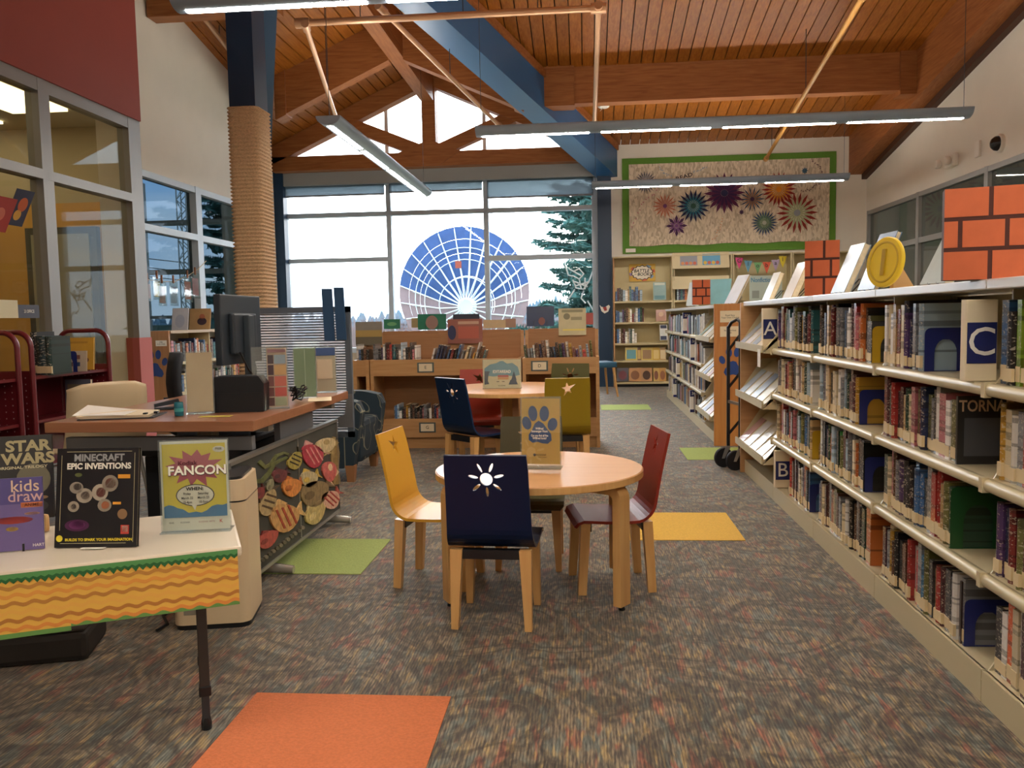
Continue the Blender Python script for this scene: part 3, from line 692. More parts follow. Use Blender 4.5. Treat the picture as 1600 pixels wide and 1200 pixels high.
def bookend(x, y, z, label, col, w=.13, h=.15, face=0):
    """arched sheet-metal bookend, upright plate facing -y when face=0"""
    t = thing('bookend', label, 'bookend', (x, y, z), face, 'bookends')
    out = [(-w/2, 0)]+[(-w/2+.02*(1-math.cos(PI/2*i/4)), h-.02+.02*math.sin(PI/2*i/4)) for i in range(5)]+[(w/2-.02*math.cos(PI/2*i/4)*0-.02*(1-math.sin(PI/2*i/4))*0-.02+.02*math.sin(PI/2*i/4)*1, h-.02+.02*math.cos(PI/2*i/4)) for i in range(5)]+[(w/2, 0)]
    hw = w*.27; inn = [(hw, 0)]+[(hw*math.cos(PI*i/10), h*.42+hw*math.sin(PI*i/10)*1.3) for i in range(11)]+[(-hw, 0)]
    # plate with an arched opening: strip between outer and inner outlines
    n_ = len(out); m_ = len(inn); inn = inn[::-1]
    idx = [round(i*(m_-1)/(n_-1)) for i in range(n_)]
    mb = MB(); vs = [(x_, -.0015, z_) for x_, z_ in out]+[(inn[k][0], -.0015, inn[k][1]) for k in idx]
    fs = [(i, i+1, n_+i+1, n_+i) for i in range(n_-1)]
    mb.add(vs, fs); mb.add([(x_, .0015, z_) for x_, _, z_ in vs], [f[::-1] for f in fs])
    mb.build('upright_plate', mat('bookend_'+col, col, .4, coat=.3), t)
    MB().box(-w/2, w/2, 0, .012, 0, .002).build('foot_plate', mat('bookend_'+col, col, .4, coat=.3), t)
def letter_block(ch, x, y, z, w=.09, h=.24, d=.04):
    t = thing('letter_divider', 'cream shelf divider with a white %s on a navy square' % ch, 'divider', (x, y, z), 0, 'letter dividers')
    MB().rbox(-w/2, w/2, 0, d, 0, h, .003).build('block', CREAMP, t)
    MB().box(-w/2+.004, w/2-.003, -.0015, 0, h*.22, h*.72).build('letter_square', mat('navy_print', '#1c2560', .5), t)
    lettering(ch, .118, WHITE, t, (0, -.003, h*.47), (PI/2, 0, 0), .003)
def paw(parent, sz, mtl, M_, word=None):
    """paw print of a pad and four toes lying in the local xz plane"""
    def blob(cx_, cz_, rx, rz, rot, nm):
        pts = [(cx_+rx*math.cos(a)*math.cos(rot)-rz*math.sin(a)*math.sin(rot), -.001, cz_+rx*math.cos(a)*math.sin(rot)+rz*math.sin(a)*math.cos(rot)) for a in [2*PI*i/20 for i in range(20)]]
        MB().add([M_ @ Vector((x*sz, y, z*sz)) for x, y, z in pts], [list(range(20))]).build(nm, mtl, parent)
    blob(-.40, .02, .11, .16, .35, 'paw_toe'); blob(-.15, .3, .115, .18, .1, 'paw_toe'); blob(.15, .3, .115, .18, -.1, 'paw_toe'); blob(.40, .02, .11, .16, -.35, 'paw_toe')
    pad = [(0, -.02), (.12, -.06), (.19, -.2), (.3, -.32), (.34, -.46), (.26, -.58), (.12, -.56), (0, -.53), (-.12, -.56), (-.26, -.58), (-.34, -.46), (-.3, -.32), (-.19, -.2), (-.12, -.06)]
    MB().add([M_ @ Vector((x*sz, -.001, z*sz)) for x, z in pad], [list(range(len(pad)))]).build('paw_pad', mtl, parent)

# --- long bookcase on the right --------------------------------------------------
SX = 1.145; BY = [6.20, 5.27, 4.35, 3.43, 2.51, 1.59]; SZ = [.938, .664, .386, .096]
def bookcase_run(name, label, ybays, end_far, end_near, slant=()):
    bc = thing(name, label, 'bookcase', (SX, ybays[-1], 0))
    M_ = Matrix.Translation((-SX, -ybays[-1], 0))
    def part(mb, nm, mt): return mb.xf(M_).build(nm, mt, bc)
    x1 = SX+.3
    y0, y1 = ybays[-1], ybays[0]
    part(MB().box(x1-.01, x1+.01, y0, y1, .09, 1.2), 'back_panel', SHELFM)
    for k, (b_, a) in enumerate(zip(ybays[:-1], ybays[1:])):
        part(MB().rbox(SX-.012, x1+.31, a+.001, b_-.001, 1.205, 1.235, .004), 'top_board', WHITEM)
        part(MB().box(SX+.012, x1+.28, a+.002, b_-.002, 0, .088), 'base', SHELFM)
        for j, z in enumerate(SZ):
            if k in slant and j < 3: continue
            mb = MB().box(SX+.01, x1, a+.004, b_-.004, z-.016, z)
            prof = [(SX+.013*math.cos(q), z-.018+.018*math.sin(q)) for q in [PI/2+PI*i/8 for i in range(9)]]
            mb.prism(prof+[(SX+.012, z-.036), (SX+.012, z)], 'xz', a+.004, b_-.004, smooth=True) if j < 3 else mb.box(SX, SX+.015, a+.003, b_-.003, 0, z)
            part(mb, 'shelf', SHELFM)
    for k, yb in enumerate(ybays):
        if (k == 0 and end_far) or (k == len(ybays)-1 and end_near): continue
        part(MB().box(x1-.03, x1+.03, yb-.015, yb+.015, 0, 1.205), 'upright', SHELFM)
        for z in SZ:
            part(MB().prism([(SX+.0, z-.03), (x1-.03, z-.03), (x1-.03, z+.2), (SX+.16, z+.2), (SX+.08, z+.09)], 'xz', yb-.003, yb+.003), 'bracket', SHELFM)
            if z > .1: part(MB().box(SX-.016, SX+.004, yb-.011, yb+.011, z-.04, z+.004), 'bracket_tab', SHELFM)
        part(MB().prism([(SX+.06, 1.205), (SX+.06, 1.14), (x1-.02, 1.14), (x1-.02, 1.205)], 'xz', yb-.003, yb+.003), 'canopy_bracket', SHELFM)
    if end_far: part(MB().rbox(SX-.03, x1+.3, y1, y1+.03, 0, 1.23, .003), 'end_panel', MAPLEX)
    if end_near: part(MB().rbox(SX-.03, x1+.3, y0-.03, y0, 0, 1.24, .003), 'end_panel', wood('orange_panel', '#b9783c', '#c88a4c', .45, 2, 4, .05))
    return bc
main_case = bookcase_run('long_bookcase', 'long cream metal bookcase down the right side full of library books', BY, True, False, slant=(0,))
def yy(px, z): return at(px, 600, X=SX+.03).y
CA = 'long right bookcase'
FR = -PI/2
rows = [  # shelf, bay name, start px (far), end px (near), book-end colour
    (0, 'third bay', 1214, 1270, None), (0, 'second bay', 1274, 1366, '#c9a21c'), (0, 'near bay', 1378, 1446, '#16246b'), (0, 'frame-edge bay', 1558, 1680, None),
    (1, 'third bay', 1211, 1268, None), (1, 'second bay', 1274, 1346, '#16246b'), (1, 'near bay', 1377, 1508, '#16246b'), (1, 'frame-edge bay', 1545, 1680, None),
    (2, 'third bay', 1211, 1271, '#c9a21c'), (2, 'second bay', 1274, 1354, '#16246b'), (2, 'near bay', 1378, 1505, '#0e4a22'), (2, 'frame-edge bay', 1549, 1680, None),
    (3, 'third bay', 1236, 1268, '#16246b'), (3, 'second bay', 1274, 1370, None), (3, 'near bay', 1377, 1516, '#16246b'), (3, 'frame-edge bay', 1547, 1680, None)]
SN = ['top', 'second', 'third', 'bottom']
FORCE = {(2, 'second bay'): {12: ('bright green', '#2f9b3a')}, (0, 'frame-edge bay'): {3: ('lime green', '#74952c'), 4: ('orange', '#c0622c')}, (0, 'second bay'): {1: ('brown', '#4a3322')}, (3, 'near bay'): {13: ('bright red', '#b01a22'), 15: ('sky blue', '#4f86ad')}, (1, 'near bay'): {1: ('rust red', '#8a3320')}, (1, 'third bay'): {1: ('maroon', '#4d1d1f')}, (3, 'frame-edge bay'): {3: ('orange', '#cf5a22')}}
for ri, (sh, bay, p0, p1, be) in enumerate(rows):
    z = SZ[sh]+.001; bk = {'third bay': 1, 'second bay': 2, 'near bay': 3, 'frame-edge bay': 4}[bay]; ya_, yb_ = min(yy(p0, z), BY[bk]-.008), max(yy(p1, z), BY[bk+1]+.008)
    big = 'near' in bay or 'edge' in bay
    s = book_row((SX+.022, ya_), (SX+.022, yb_), z, FR, '%s shelf, %s, %s' % (SN[sh], bay, CA), 'library books in the long right bookcase', .019, .04, .19, .236 if sh else .252, .17, lighter=.12, force=FORCE.get((sh, bay), {}), seed=100+ri)
    if be:
        bookend(SX+.022+.075, ya_-s-.006, z, '%s bookend on the %s shelf, %s of the %s' % ({'#c9a21c': 'yellow', '#16246b': 'navy', '#0e4a22': 'dark green'}[be], SN[sh], bay, CA), be, .14 if be != '#0e4a22' else .17, .15 if be != '#0e4a22' else .2)
letter_block('A', SX-.015, 5.30, SZ[0]+.003); letter_block('C', SX+.012, 2.585, SZ[0]+.001, d=.035); letter_block('B', SX+.03, 5.15, SZ[3]+.003, .09, .225)
# two books whose front covers show behind the book ends
def face_book(label, x, y, z, w, h, d, col, group=None, rz=0, tilt=0, texts=(), art=(), cat='book', name='display_book'):
    """book standing cover to the viewer: cover in local xz plane facing -y, leaning back by tilt"""
    t = thing(name, label, cat, (x, y, z), rz, group); t.rotation_euler = (-tilt, 0, rz)
    mc = mat('cover_'+col, col, .3, coat=.5, noise=.06, nscale=12)
    MB().box(-w/2, w/2, 0, .0025, 0, h).build('front_cover', mc, t)
    MB().box(-w/2, w/2, d-.0025, d, 0, h).build('back_cover', mc, t)
    MB().box(-w/2, -w/2+.0025, .0025, d-.0025, 0, h).build('spine', mc, t)
    MB().box(-w/2+.0025, w/2-.004, .0025, d-.0025, .003, h-.003).build('page_block', PAGES, t)
    for (cx_, cz_, rx, rz_, c, sh) in art:
        n_ = 4 if sh == 'box' else 18
        pts = [(cx_-rx, cz_-rz_), (cx_+rx, cz_-rz_), (cx_+rx, cz_+rz_), (cx_-rx, cz_+rz_)] if sh == 'box' else [(cx_+rx*math.cos(2*PI*i/n_), cz_+rz_*math.sin(2*PI*i/n_)) for i in range(n_)]
        MB().add([(a*w-w/2, -.0008, b_*h) for a, b_ in pts], [list(range(len(pts)))]).build('cover_art', mat('print_'+c, c, .4), t)
    for (txt, cx_, cz_, size, c, bold, sx) in texts:
        lettering(txt, size, mat('print_'+c, c, .4), t, (cx_*w-w/2, -.0016, cz_*h), (PI/2, 0, 0), bold, sx=sx)
    return t
face_book('wide dark book titled Tornado lying against the second shelf book end', SX+.115, yy(1508, .66)+.012, SZ[1]+.001, .2, .215, .012, '#1d1f24', None, 0, 0, [('TORNADO', .52, .85, .05, '#c9a888', .02, .8)], [(.5, .4, .4, .28, '#4a4c52', 'box')])
face_book('dark book lettered Matt Chris on the bottom shelf behind a navy book end', SX+.1, yy(1515, .1)+.012, SZ[3]+.001, .15, .2, .012, '#2b1a18', None, 0, 0, [('MATT', .55, .9, .026, '#d8d0b8', .02, .9), ('CHRIS', .58, .77, .042, '#d8d0b8', .02, .85)], [])
# slanted display shelves in the far bay
for j, z in enumerate((.945, .6, .255)):
    M_ = Matrix.Translation((-SX, -BY[-1], 0))
    a, b_ = BY[1]+.01, BY[0]-.01
    mb = MB().hexa([(SX-.05, a, z-.03), (SX+.2, a, z+.2), (SX-.05, b_, z-.03), (SX+.2, b_, z+.2), (SX-.06, a, z-.015), (SX+.19, a, z+.215), (SX-.06, b_, z-.015), (SX+.19, b_, z+.215)])
    mb.box(SX-.07, SX-.058, a, b_, z-.035, z+.01)
    mb.xf(M_).build('slanted_shelf', SHELFM, main_case)
    for e in (a, b_-.004): MB().prism([(SX-.06, z-.04), (SX+.22, z-.04), (SX+.22, z+.23), (SX+.12, z+.23)], 'xz', e, e+.004).xf(M_).build('slanted_shelf_end', SHELFM, main_case)
    cols = [('pale blue', '#a9c0d6'), ('white', '#dfe3e4'), ('grey blue', '#8ea5bd'), ('cream', '#d8cba6')] if j < 2 else [('pink', '#c08f8c'), ('white', '#d9d6d0'), ('tan', '#b59a63'), ('pale pink', '#cdb3a8')]  # sheen put into the pale blue and white covers of the upper shelves
    for k, (cn, cc) in enumerate(cols):
        yk = b_-.11-.21*k
        t = thing('display_book', '%s book face-out, %s slanted shelf of the long right bookcase' % (cn, ('top', 'middle', 'lowest')[j]), 'book', (SX-.045, yk, z+.004), 0, 'books on slanted shelves')
        t.rotation_euler = (0, 0, FR)
        ob = Matrix.Rotation(-math.radians(46), 4, 'X')
        MB().box(-.075, .075, 0, .022, 0, .215).xf(ob).build('cover', mat('cover_'+cc, cc, .3, coat=.6), t)
        MB().box(-.073, .076, .003, .019, .003, .216).xf(ob).build('page_block', PAGES, t)
tag(MB().box(SX-.075, SX-.072, 5.3, 5.38, .82, .93).build('shelf_flag', WHITE), 'white paper strip hanging from the top slanted shelf', 'paper strip')

# --- what stands on top of it --------------------------------------------------
TZ = 1.236
def brick_box(label, x, y, z, w, h, d, rz, rows_=3):
    t = thing('brick_box', label, 'box', (x, y, z), rz, 'brick-pattern boxes')
    MB().box(-w/2, w/2, 0, d, 0, h).build('carton', mat('mortar_brown', '#4a2015', .7), t)
    bh = h/rows_; bw = w*.56; g = .006
    for r_ in range(rows_):
        cuts = [-w/2, -w/2+bw, w/2] if r_ % 2 == 0 else [-w/2, -w/2+bw*.35, -w/2+bw*1.35, w/2]
        for a, b_ in zip(cuts[:-1], cuts[1:]):
            MB().box(a+(g if a > -w/2 else 0), b_-(g if b_ < w/2 else 0), -.002, 0, r_*bh+g*(r_ > 0), (r_+1)*bh-g*(r_ < rows_-1)).build('brick', mat('brick_orange', '#c9653a', .7, noise=.05), t)
p = at(1538, 436, Y=2.55)
brick_box('large paper box printed as orange bricks, nearest on the right bookcase', p.x, 2.55, TZ, .212, .262, .07, -.3)
p = at(1284, 458, Y=4.42)
brick_box('smaller brick-printed box beside leaning books, middle of the right bookcase', p.x, 4.42, TZ, .165, .275, .06, -.3)
p = at(1096, 474, Y=7.7)
brick_box('brick-printed box standing on the bookcase with the paw-print end', p.x, 7.7, TZ+.005, .155, .22, .06, -.05)
def easel_book(label, px, y, w, h, d, col, tilt=.35, rz=-.9, z=TZ, name='display_book'):
    p = at(px, 450, Y=y); t = face_book(label, p.x, y, z+.004, w, h, d, col, 'books displayed on top of the bookcases', rz, tilt, name=name)
    MB().tube([(-.03, .0, .002), (-.03, d+.015, .004), (-.03, d+.05, .1), (.03, d+.05, .1), (.03, d+.015, .004), (.03, 0, .002)], .003, 5).build('wire_stand', BLACKM, t)
    return t
RZ_ = -1.5
easel_book('thick tan book leaning on a wire stand right of the brick box row, far', 1229, 5.2, .17, .23, .035, '#a98a5c', .42, RZ_)
easel_book('pale covered book leaning just right of the smaller brick box', 1308, 4.05, .17, .24, .03, '#8fa2ae', .4, RZ_)
easel_book('glossy blue-white book leaning behind the yellow coin', 1352, 3.62, .17, .25, .02, '#5f7a9a', .38, RZ_)
easel_book('thick pale grey-green book leaning just left of the large brick box', 1455, 2.98, .17, .25, .03, '#b9c3bb', .45, RZ_)
easel_book('tan book leaning at the far end of the right bookcase top', 1196, 5.85, .16, .2, .03, '#bfa878', .4, RZ_)
p = at(1386, 452, Y=3.38)
t = thing('coin_cutout', 'large yellow coin cut-out with a bar standing on the right bookcase', 'coin', (p.x, 3.38, TZ+.002), -1.2)
Mc = Matrix.Translation((0, 0, .098)) @ Matrix.Rotation(PI/2-.12, 4, 'X')
YEL = mat('coin_yellow', '#e8c620', .5)
MB().lathe([(.094, 0), (.097, .004), (.097, .014), (.094, .018)], 40).xf(Mc).build('disc', YEL, t)
mb = MB(); k_ = 40
for r0_, z0_, r1_, z1_ in ((.08, .018, .079, .0205), (.079, .0205, .073, .0205), (.073, .0205, .072, .018)):
    mb.add([(r_*math.cos(2*PI*j/k_), r_*math.sin(2*PI*j/k_), z_) for r_, z_ in ((r0_, z0_), (r1_, z1_)) for j in range(k_)], [(j, (j+1) % k_, (j+1) % k_+k_, j+k_) for j in range(k_)])
mb.xf(Mc).build('raised_rim', mat('coin_rim', '#c9a51c', .5), t)
MB().rbox(-.011, .011, -.05, .05, .018, .023, .003).xf(Mc).build('raised_bar', mat('coin_bar', '#b3901a', .5), t)
MB().prism([(.02, 0), (.12, 0), (.03, .12)], 'yz', -.01, .01).build('back_strut', mat('plywood', '#c9a06a', .7), t)
p = at(1412, 450, Y=3.2)
t = thing('sign_holder', 'small clear acrylic sign holder between coin and pale book', 'sign holder', (p.x+.12, 3.2, TZ), -.5)
MB().box(-.05, .05, 0, .003, 0, .13).build('upright_sheet', ACRYL, t); MB().box(-.05, .05, 0, .06, 0, .003).build('foot_sheet', ACRYL, t)

# --- second bookcase, its end panel to the camera ----------------------------------
MY = [12.1, 11.17, 10.25, 9.33, 8.41, 7.49]
mid = bookcase_run('paw_bookcase', 'cream bookcase beyond the long one with a wooden paw-print end panel', MY, False, True, slant=(4,))
Mm = Matrix.Translation((.36, -.032, .92))
for cx_, cz_ in ((.07, .78-.0), ):
    pass
Ml = Matrix.Translation((.0, 0, 0))
PAWB = mat('paw_blue', '#24478c', .5)
def mid_part(mb, nm, mt): return mb.build(nm, mt, mid)
for zc, h_ in ((1.13, .1), (1.0, .09)):
    pc = mid_part(MB().box(.02, .19, -.034, -.031, zc-h_/2, zc+h_/2), 'label_card', CREAMP)
    lettering('Read Easy\nYour Own Choice' if zc > 1.1 else 'Stay Curious\nabc', .02, BLACKP, mid, (.105, -.0355, zc), (PI/2, 0, 0))
paw(mid, .23, PAWB, Matrix.Translation((.13, -.0325, .75)))
STF = []
for k in range(4):
    for sh in range(4):
        b_, a = MY[k]-.02, MY[k+1]+.02
        book_row((SX+.02, b_), (SX+.02, a), SZ[sh]+.001, FR, '', '', .05, .085, .17, .225, .17, seed=300+k*4+sh, lighter=.25, stuff=STF)
mb = MB(); cl = []
for me, p, ln, fc, scl, ch in STF:
    Mx_ = Matrix.Translation(p) @ Matrix.Rotation(fc, 4, 'Z') @ Matrix.Diagonal((scl[0], scl[1], scl[2], 1))
    if ch not in cl: cl.append(ch)
    i0 = len(mb.f); mb.add([Mx_ @ v.co for v in me.vertices], [list(f.vertices) for f in me.polygons], cl.index(ch)+1)
    for q_, f in enumerate(me.polygons):
        if f.material_index == 1: mb.mi[i0+q_] = 0
tag(mb.build('book_rows', [PAGES]+[mat('spine_'+c, c, .35, coat=.5, noise=.25, nscale=30) for c in cl]), 'rows of library books filling the paw-panel bookcase shelves', 'books', kind='stuff')
for j, z in enumerate((.945, .6, .255)):
    M_ = Matrix.Translation((-SX, -MY[-1], 0)); a, b_ = MY[5]+.01, MY[4]-.01
    mb = MB().hexa([(SX-.05, a, z-.03), (SX+.2, a, z+.2), (SX-.05, b_, z-.03), (SX+.2, b_, z+.2), (SX-.06, a, z-.015), (SX+.19, a, z+.215), (SX-.06, b_, z-.015), (SX+.19, b_, z+.215)])
    mb.box(SX-.07, SX-.058, a, b_, z-.035, z+.01)
    mb.xf(M_).build('slanted_shelf', SHELFM, mid)
    for e in (a, b_-.004): MB().prism([(SX-.06, z-.04), (SX+.22, z-.04), (SX+.22, z+.23), (SX+.12, z+.23)], 'xz', e, e+.004).xf(M_).build('slanted_shelf_end', SHELFM, mid)
    for k, (cn, cc) in enumerate([('green', '#2f6a4a'), ('white', '#dfe3e4'), ('tan', '#b9a277')] if j == 0 else [('white', '#d9dad6'), ('blue', '#3b5f9a'), ('red', '#a8463a')]):
        t = thing('display_book', '%s book face-out, %s slanted shelf of the paw-panel bookcase' % (cn, ('top', 'middle', 'lowest')[j]), 'book', (SX-.045, b_-.14-.27*k, z+.004), FR, 'books on slanted shelves')
        ob = Matrix.Rotation(-math.radians(46), 4, 'X')
        MB().box(-.085, .085, 0, .022, 0, .23).xf(ob).build('cover', mat('cover_'+cc, cc, .3, coat=.6), t)
        MB().box(-.083, .086, .003, .019, .003, .231).xf(ob).build('page_block', PAGES, t)
for k, (num, yk, zk) in enumerate((('500', 9.2, SZ[1]), ('300', 9.9, SZ[0]), ('363', 9.25, SZ[3]), ('350', 10.6, SZ[2]), ('200', 11.0, SZ[3]))):
    t = thing('number_divider', 'white divider %s %s, %s shelf of the paw-panel bookcase' % ('with a navy band reading' if num in ('500', '200') else 'numbered', num, {'500': 'second', '300': 'top', '363': 'bottom', '350': 'third', '200': 'bottom'}[num]), 'divider', (SX+.03, yk, zk), 0, 'numbered dividers')
    MB().rbox(-.05, .05, 0, .04, 0, .24, .003).build('block', WHITE, t)
    MB().box(-.05, .05, -.0015, 0, .17, .24).build('number_band', mat('navy_print', '#1c2560', .5), t)
    lettering(num, .045, WHITE, t, (0, -.003, .205), (PI/2, 0, 0), .01)
    MB().box(-.05, .05, -.0015, 0, .0, .03).build('foot_band', mat('navy_print', '#1c2560', .5), t)
# on top of it
easel_book('large white book leaning steeply on top of the paw-panel bookcase', 1140, 7.58, .2, .28, .02, '#e2e6ea', .5, -1.25, TZ+.005)
easel_book('turquoise patterned picture book leaning behind the white one', 1122, 7.9, .2, .24, .012, '#8cc4cc', .3, -.5, TZ+.005)
easel_book('pale book standing at the left end of the paw-panel bookcase top', 1080, 9.0, .17, .25, .025, '#c2ccd0', .2, -1.0, TZ+.005)
# ================================================================== CHILDREN'S TABLES AND CHAIRS
def cut(o_mb, cutters):
    """boolean-subtract closed cutter meshes from a closed shell"""
    def clean(me):
        bm = bmesh.new(); bm.from_mesh(me); bmesh.ops.remove_doubles(bm, verts=bm.verts[:], dist=1e-6); bmesh.ops.recalc_face_normals(bm, faces=bm.faces[:]); bm.to_mesh(me); bm.free(); return me
    a = bpy.data.objects.new('shell', clean(o_mb.mesh('shell', MATS['tmp'] if 'tmp' in MATS else mat('tmp', '#ffffff')))); C.objects.link(a); cs = []
    for i, c in enumerate(cutters):
        co = bpy.data.objects.new('cut%d' % i, clean(c.mesh('cut', MATS['tmp']))); C.objects.link(co); cs.append(co)
        md = a.modifiers.new('b', 'BOOLEAN'); md.operation = 'DIFFERENCE'; md.solver = 'EXACT'; md.object = co
    bpy.context.view_layer.update(); dg = bpy.context.evaluated_depsgraph_get(); me = bpy.data.meshes.new_from_object(a.evaluated_get(dg))
    for q_ in [a]+cs: bpy.data.objects.remove(q_)
    return me
def shell_profile():
    """centre line of the bent ply from front of the seat to the top of the back (y, z)"""
    pts = [(.175, .285), (.165, .303), (.14, .312), (.05, .305), (-.05, .303)]
    c, r = (-.07, .393), .09
    for i in range(1, 8):
        a = -PI/2-(PI/2-.14)*i/7; pts.append((c[0]+r*math.cos(a), c[1]+r*math.sin(a)))
    y0, z0 = pts[-1]
    for u in (.2, .4, .6, .8, 1.0): pts.append((y0-.048*u-.012*u*u, z0+(.665-z0)*u))
    return pts
def chair_shell(shape):
    pr_ = shell_profile(); n_ = len(pr_); th = .006; vs = []
    for i, (y, z) in enumerate(pr_):
        a = pr_[max(0, i-1)]; b_ = pr_[min(n_-1, i+1)]; d = Vector((b_[0]-a[0], b_[1]-a[1])).normalized(); nn = Vector((-d.y, d.x))
        hw = .165 if i < 6 else .165-.012*min(1, (i-6)/8)
        if i == 0: hw = .15
        if i == n_-1: hw -= .004
        for s in (-1, 1):
            for e in (-th, th): vs.append((s*hw, y+nn.x*e, z+nn.y*e))
    mb = MB(); fs = []
    for i in range(n_-1):
        b0, b1 = i*4, (i+1)*4
        fs += [(b0, b1, b1+2, b0+2), (b0+1, b0+3, b1+3, b1+1), (b0, b0+1, b1+1, b1), (b0+2, b1+2, b1+3, b0+3)]
    fs += [(0, 2, 3, 1), ((n_-1)*4, (n_-1)*4+1, (n_-1)*4+3, (n_-1)*4+2)]
    mb.add(vs, fs)
    cs = []; zc = .60 if shape != 'sun' else .575
    def poly(pts): cs.append(MB().prism([(x, z) for x, z in pts], 'xz', -.5, -.1))
    if shape == 'sun':
        poly([(.024*math.cos(2*PI*i/20), zc+.024*math.sin(2*PI*i/20)) for i in range(20)])
        for k in range(7):
            a = 2*PI*k/7+.25; ca, sa = math.cos(a), math.sin(a); pts = []
            for i in range(12):
                u, v = .048+.019*math.cos(2*PI*i/12), .0058*math.sin(2*PI*i/12); pts.append((u*ca-v*sa, zc+u*sa+v*ca))
            poly(pts)
    else:
        pts = []
        rr_ = [.044, .04, .052, .04, .062]
        for k in range(5):
            a = PI/2+2*PI*k/5+.15; pts.append((rr_[k]*math.cos(a), zc+rr_[k]*math.sin(a)))
            a += PI/5; pts.append((.017*math.cos(a), zc+.017*math.sin(a)))
        poly(pts)
    me = cut(mb, cs)
    for p in me.polygons: p.use_smooth = False
    return me
SHELLS = {s: chair_shell(s) for s in ('sun', 'star')}
leg_mb = MB().hexa([(-.013, -.017, 0), (.013, -.017, 0), (-.013, .017, 0), (.013, .017, 0), (-.0225, -.02, .3), (.0225, -.02, .3), (-.0225, .02, .3), (.0225, .02, .3)])
LEGM = leg_mb.mesh('leg', MAPLE)
RAIL = MB().box(-.13, .13, -.015, .015, .262, .297).mesh('rail', BLACKM)
def kid_chair(label, x, y, rz, col, shape, sz=1.0, hs=1.0, group='children chairs'):
    t = thing('children_chair', label, 'chair', (x, y, 0), rz, group); t.scale = (sz, sz, hs)
    me = SHELLS[shape].copy(); me.materials.clear(); me.materials.append(mat('lacquer_'+col, col, .36, spec=.3))
    for p in me.polygons: p.material_index = 0
    inst(me, 'seat_shell', t)
    for sx in (-1, 1):
        inst(LEGM, 'leg', t, (sx*.138, -.145, 0), (-.06, -sx*.03, 0)); inst(LEGM, 'leg', t, (sx*.138, .15, 0), (.06, -sx*.03, 0))
    inst(RAIL, 'rail', t, (0, -.12, 0)); inst(RAIL, 'rail', t, (0, .12, 0))
    return t
kid_chair('navy chair with a sun cut-out, its back to the camera at the near table', -.35, 3.18, -.055, '#0a1d40', 'sun')
kid_chair('yellow chair with a star cut-out on the left of the near table', -.655, 3.63, -1.72, '#d6a134', 'star')
kid_chair('red chair with a star cut-out on the right of the near table', .10, 3.6, 1.73, '#8c2f20', 'star')
kid_chair('olive chair on the far side of the near table behind the paw sign', -.27, 3.92, PI, '#4f4a2c', 'sun')
kid_chair('navy chair with a sun cut-out at the left of the far round table', -.78, 5.95, -.75, '#12294a', 'sun', 1.08, 1.12)
kid_chair('mustard chair with a star cut-out at the right of the far round table', -.15, 5.95, .12, '#9a8020', 'star', 1.02, 1.11)
kid_chair('red chair facing the camera behind the far round table', -.86, 6.75, PI+.1, '#9c3a28', 'star', 1.08, 1.1)
kid_chair('dark olive chair behind the far round table on the right', -.17, 6.82, PI-.2, '#56552c', 'sun', 1.05, 1.15)
def round_table(label, x, y, r, h, leg_xy, lw=.06):
    t = thing('round_table', label, 'table', (x, y, 0), 0, 'round tables')
    TT = wood('table_laminate', '#cf9862', '#d6a26a', .36, 0, 3, .03)
    MB().lathe([(r-.003, h-.03), (r, h-.027), (r, h-.004), (r-.004, h)], 64).build('table_top', [TT], t)
    MB().lathe([(r+.0012, h-.028), (r+.0012, h-.003)], 64).build('edge_band', MAPLE, t)
    for (lx, ly) in leg_xy:
        L_ = math.hypot(lx, ly); u = Vector((lx/L_, ly/L_, 0)); v = Vector((-u.y, u.x, 0))
        R_ = .05; th = .036; zt = h-.031
        out = [(L_-.2, zt), (L_-R_, zt)]+[(L_-R_+R_*math.sin(PI/2*i/6), zt-R_+R_*math.cos(PI/2*i/6)) for i in range(1, 7)]+[(L_, .02)]
        inn = [(L_-th, .02)]+[(L_-th-(R_-th)*0-(.02)*(1-math.cos(PI/2*i/5)), zt-th-.02+.02*math.sin(PI/2*i/5)) for i in range(0, 6)]+[(L_-.2, zt-th)]
        pts = out+inn; n_ = len(pts)
        vs = [u*a+v*(-lw/2)+Vector((0, 0, z)) for a, z in pts]+[u*a+v*(lw/2)+Vector((0, 0, z)) for a, z in pts]
        MB().add(vs, [list(range(n_)), list(range(n_, 2*n_))[::-1]]+[(i, i+n_, (i+1) % n_+n_, (i+1) % n_) for i in range(n_)]).build('leg', MAPLE, t)
        f = u*(L_-th/2); MB().lathe([(.012, 0), (.014, .004), (.008, .021)], 12, (f.x, f.y)).build('foot_glide', BLACKM, t)
round_table('near round maple table holding the paw-print sign', -.2, 3.5, .432, .525, [(.345, -.25), (-.37, -.22), (.345, .25), (-.345, .25)], .066)
round_table('far round maple table holding the snowy landscape sign', -.54, 6.32, .55, .63, [(.5, .05), (-.5, .05), (.18, -.42), (-.1, .5)], .075)
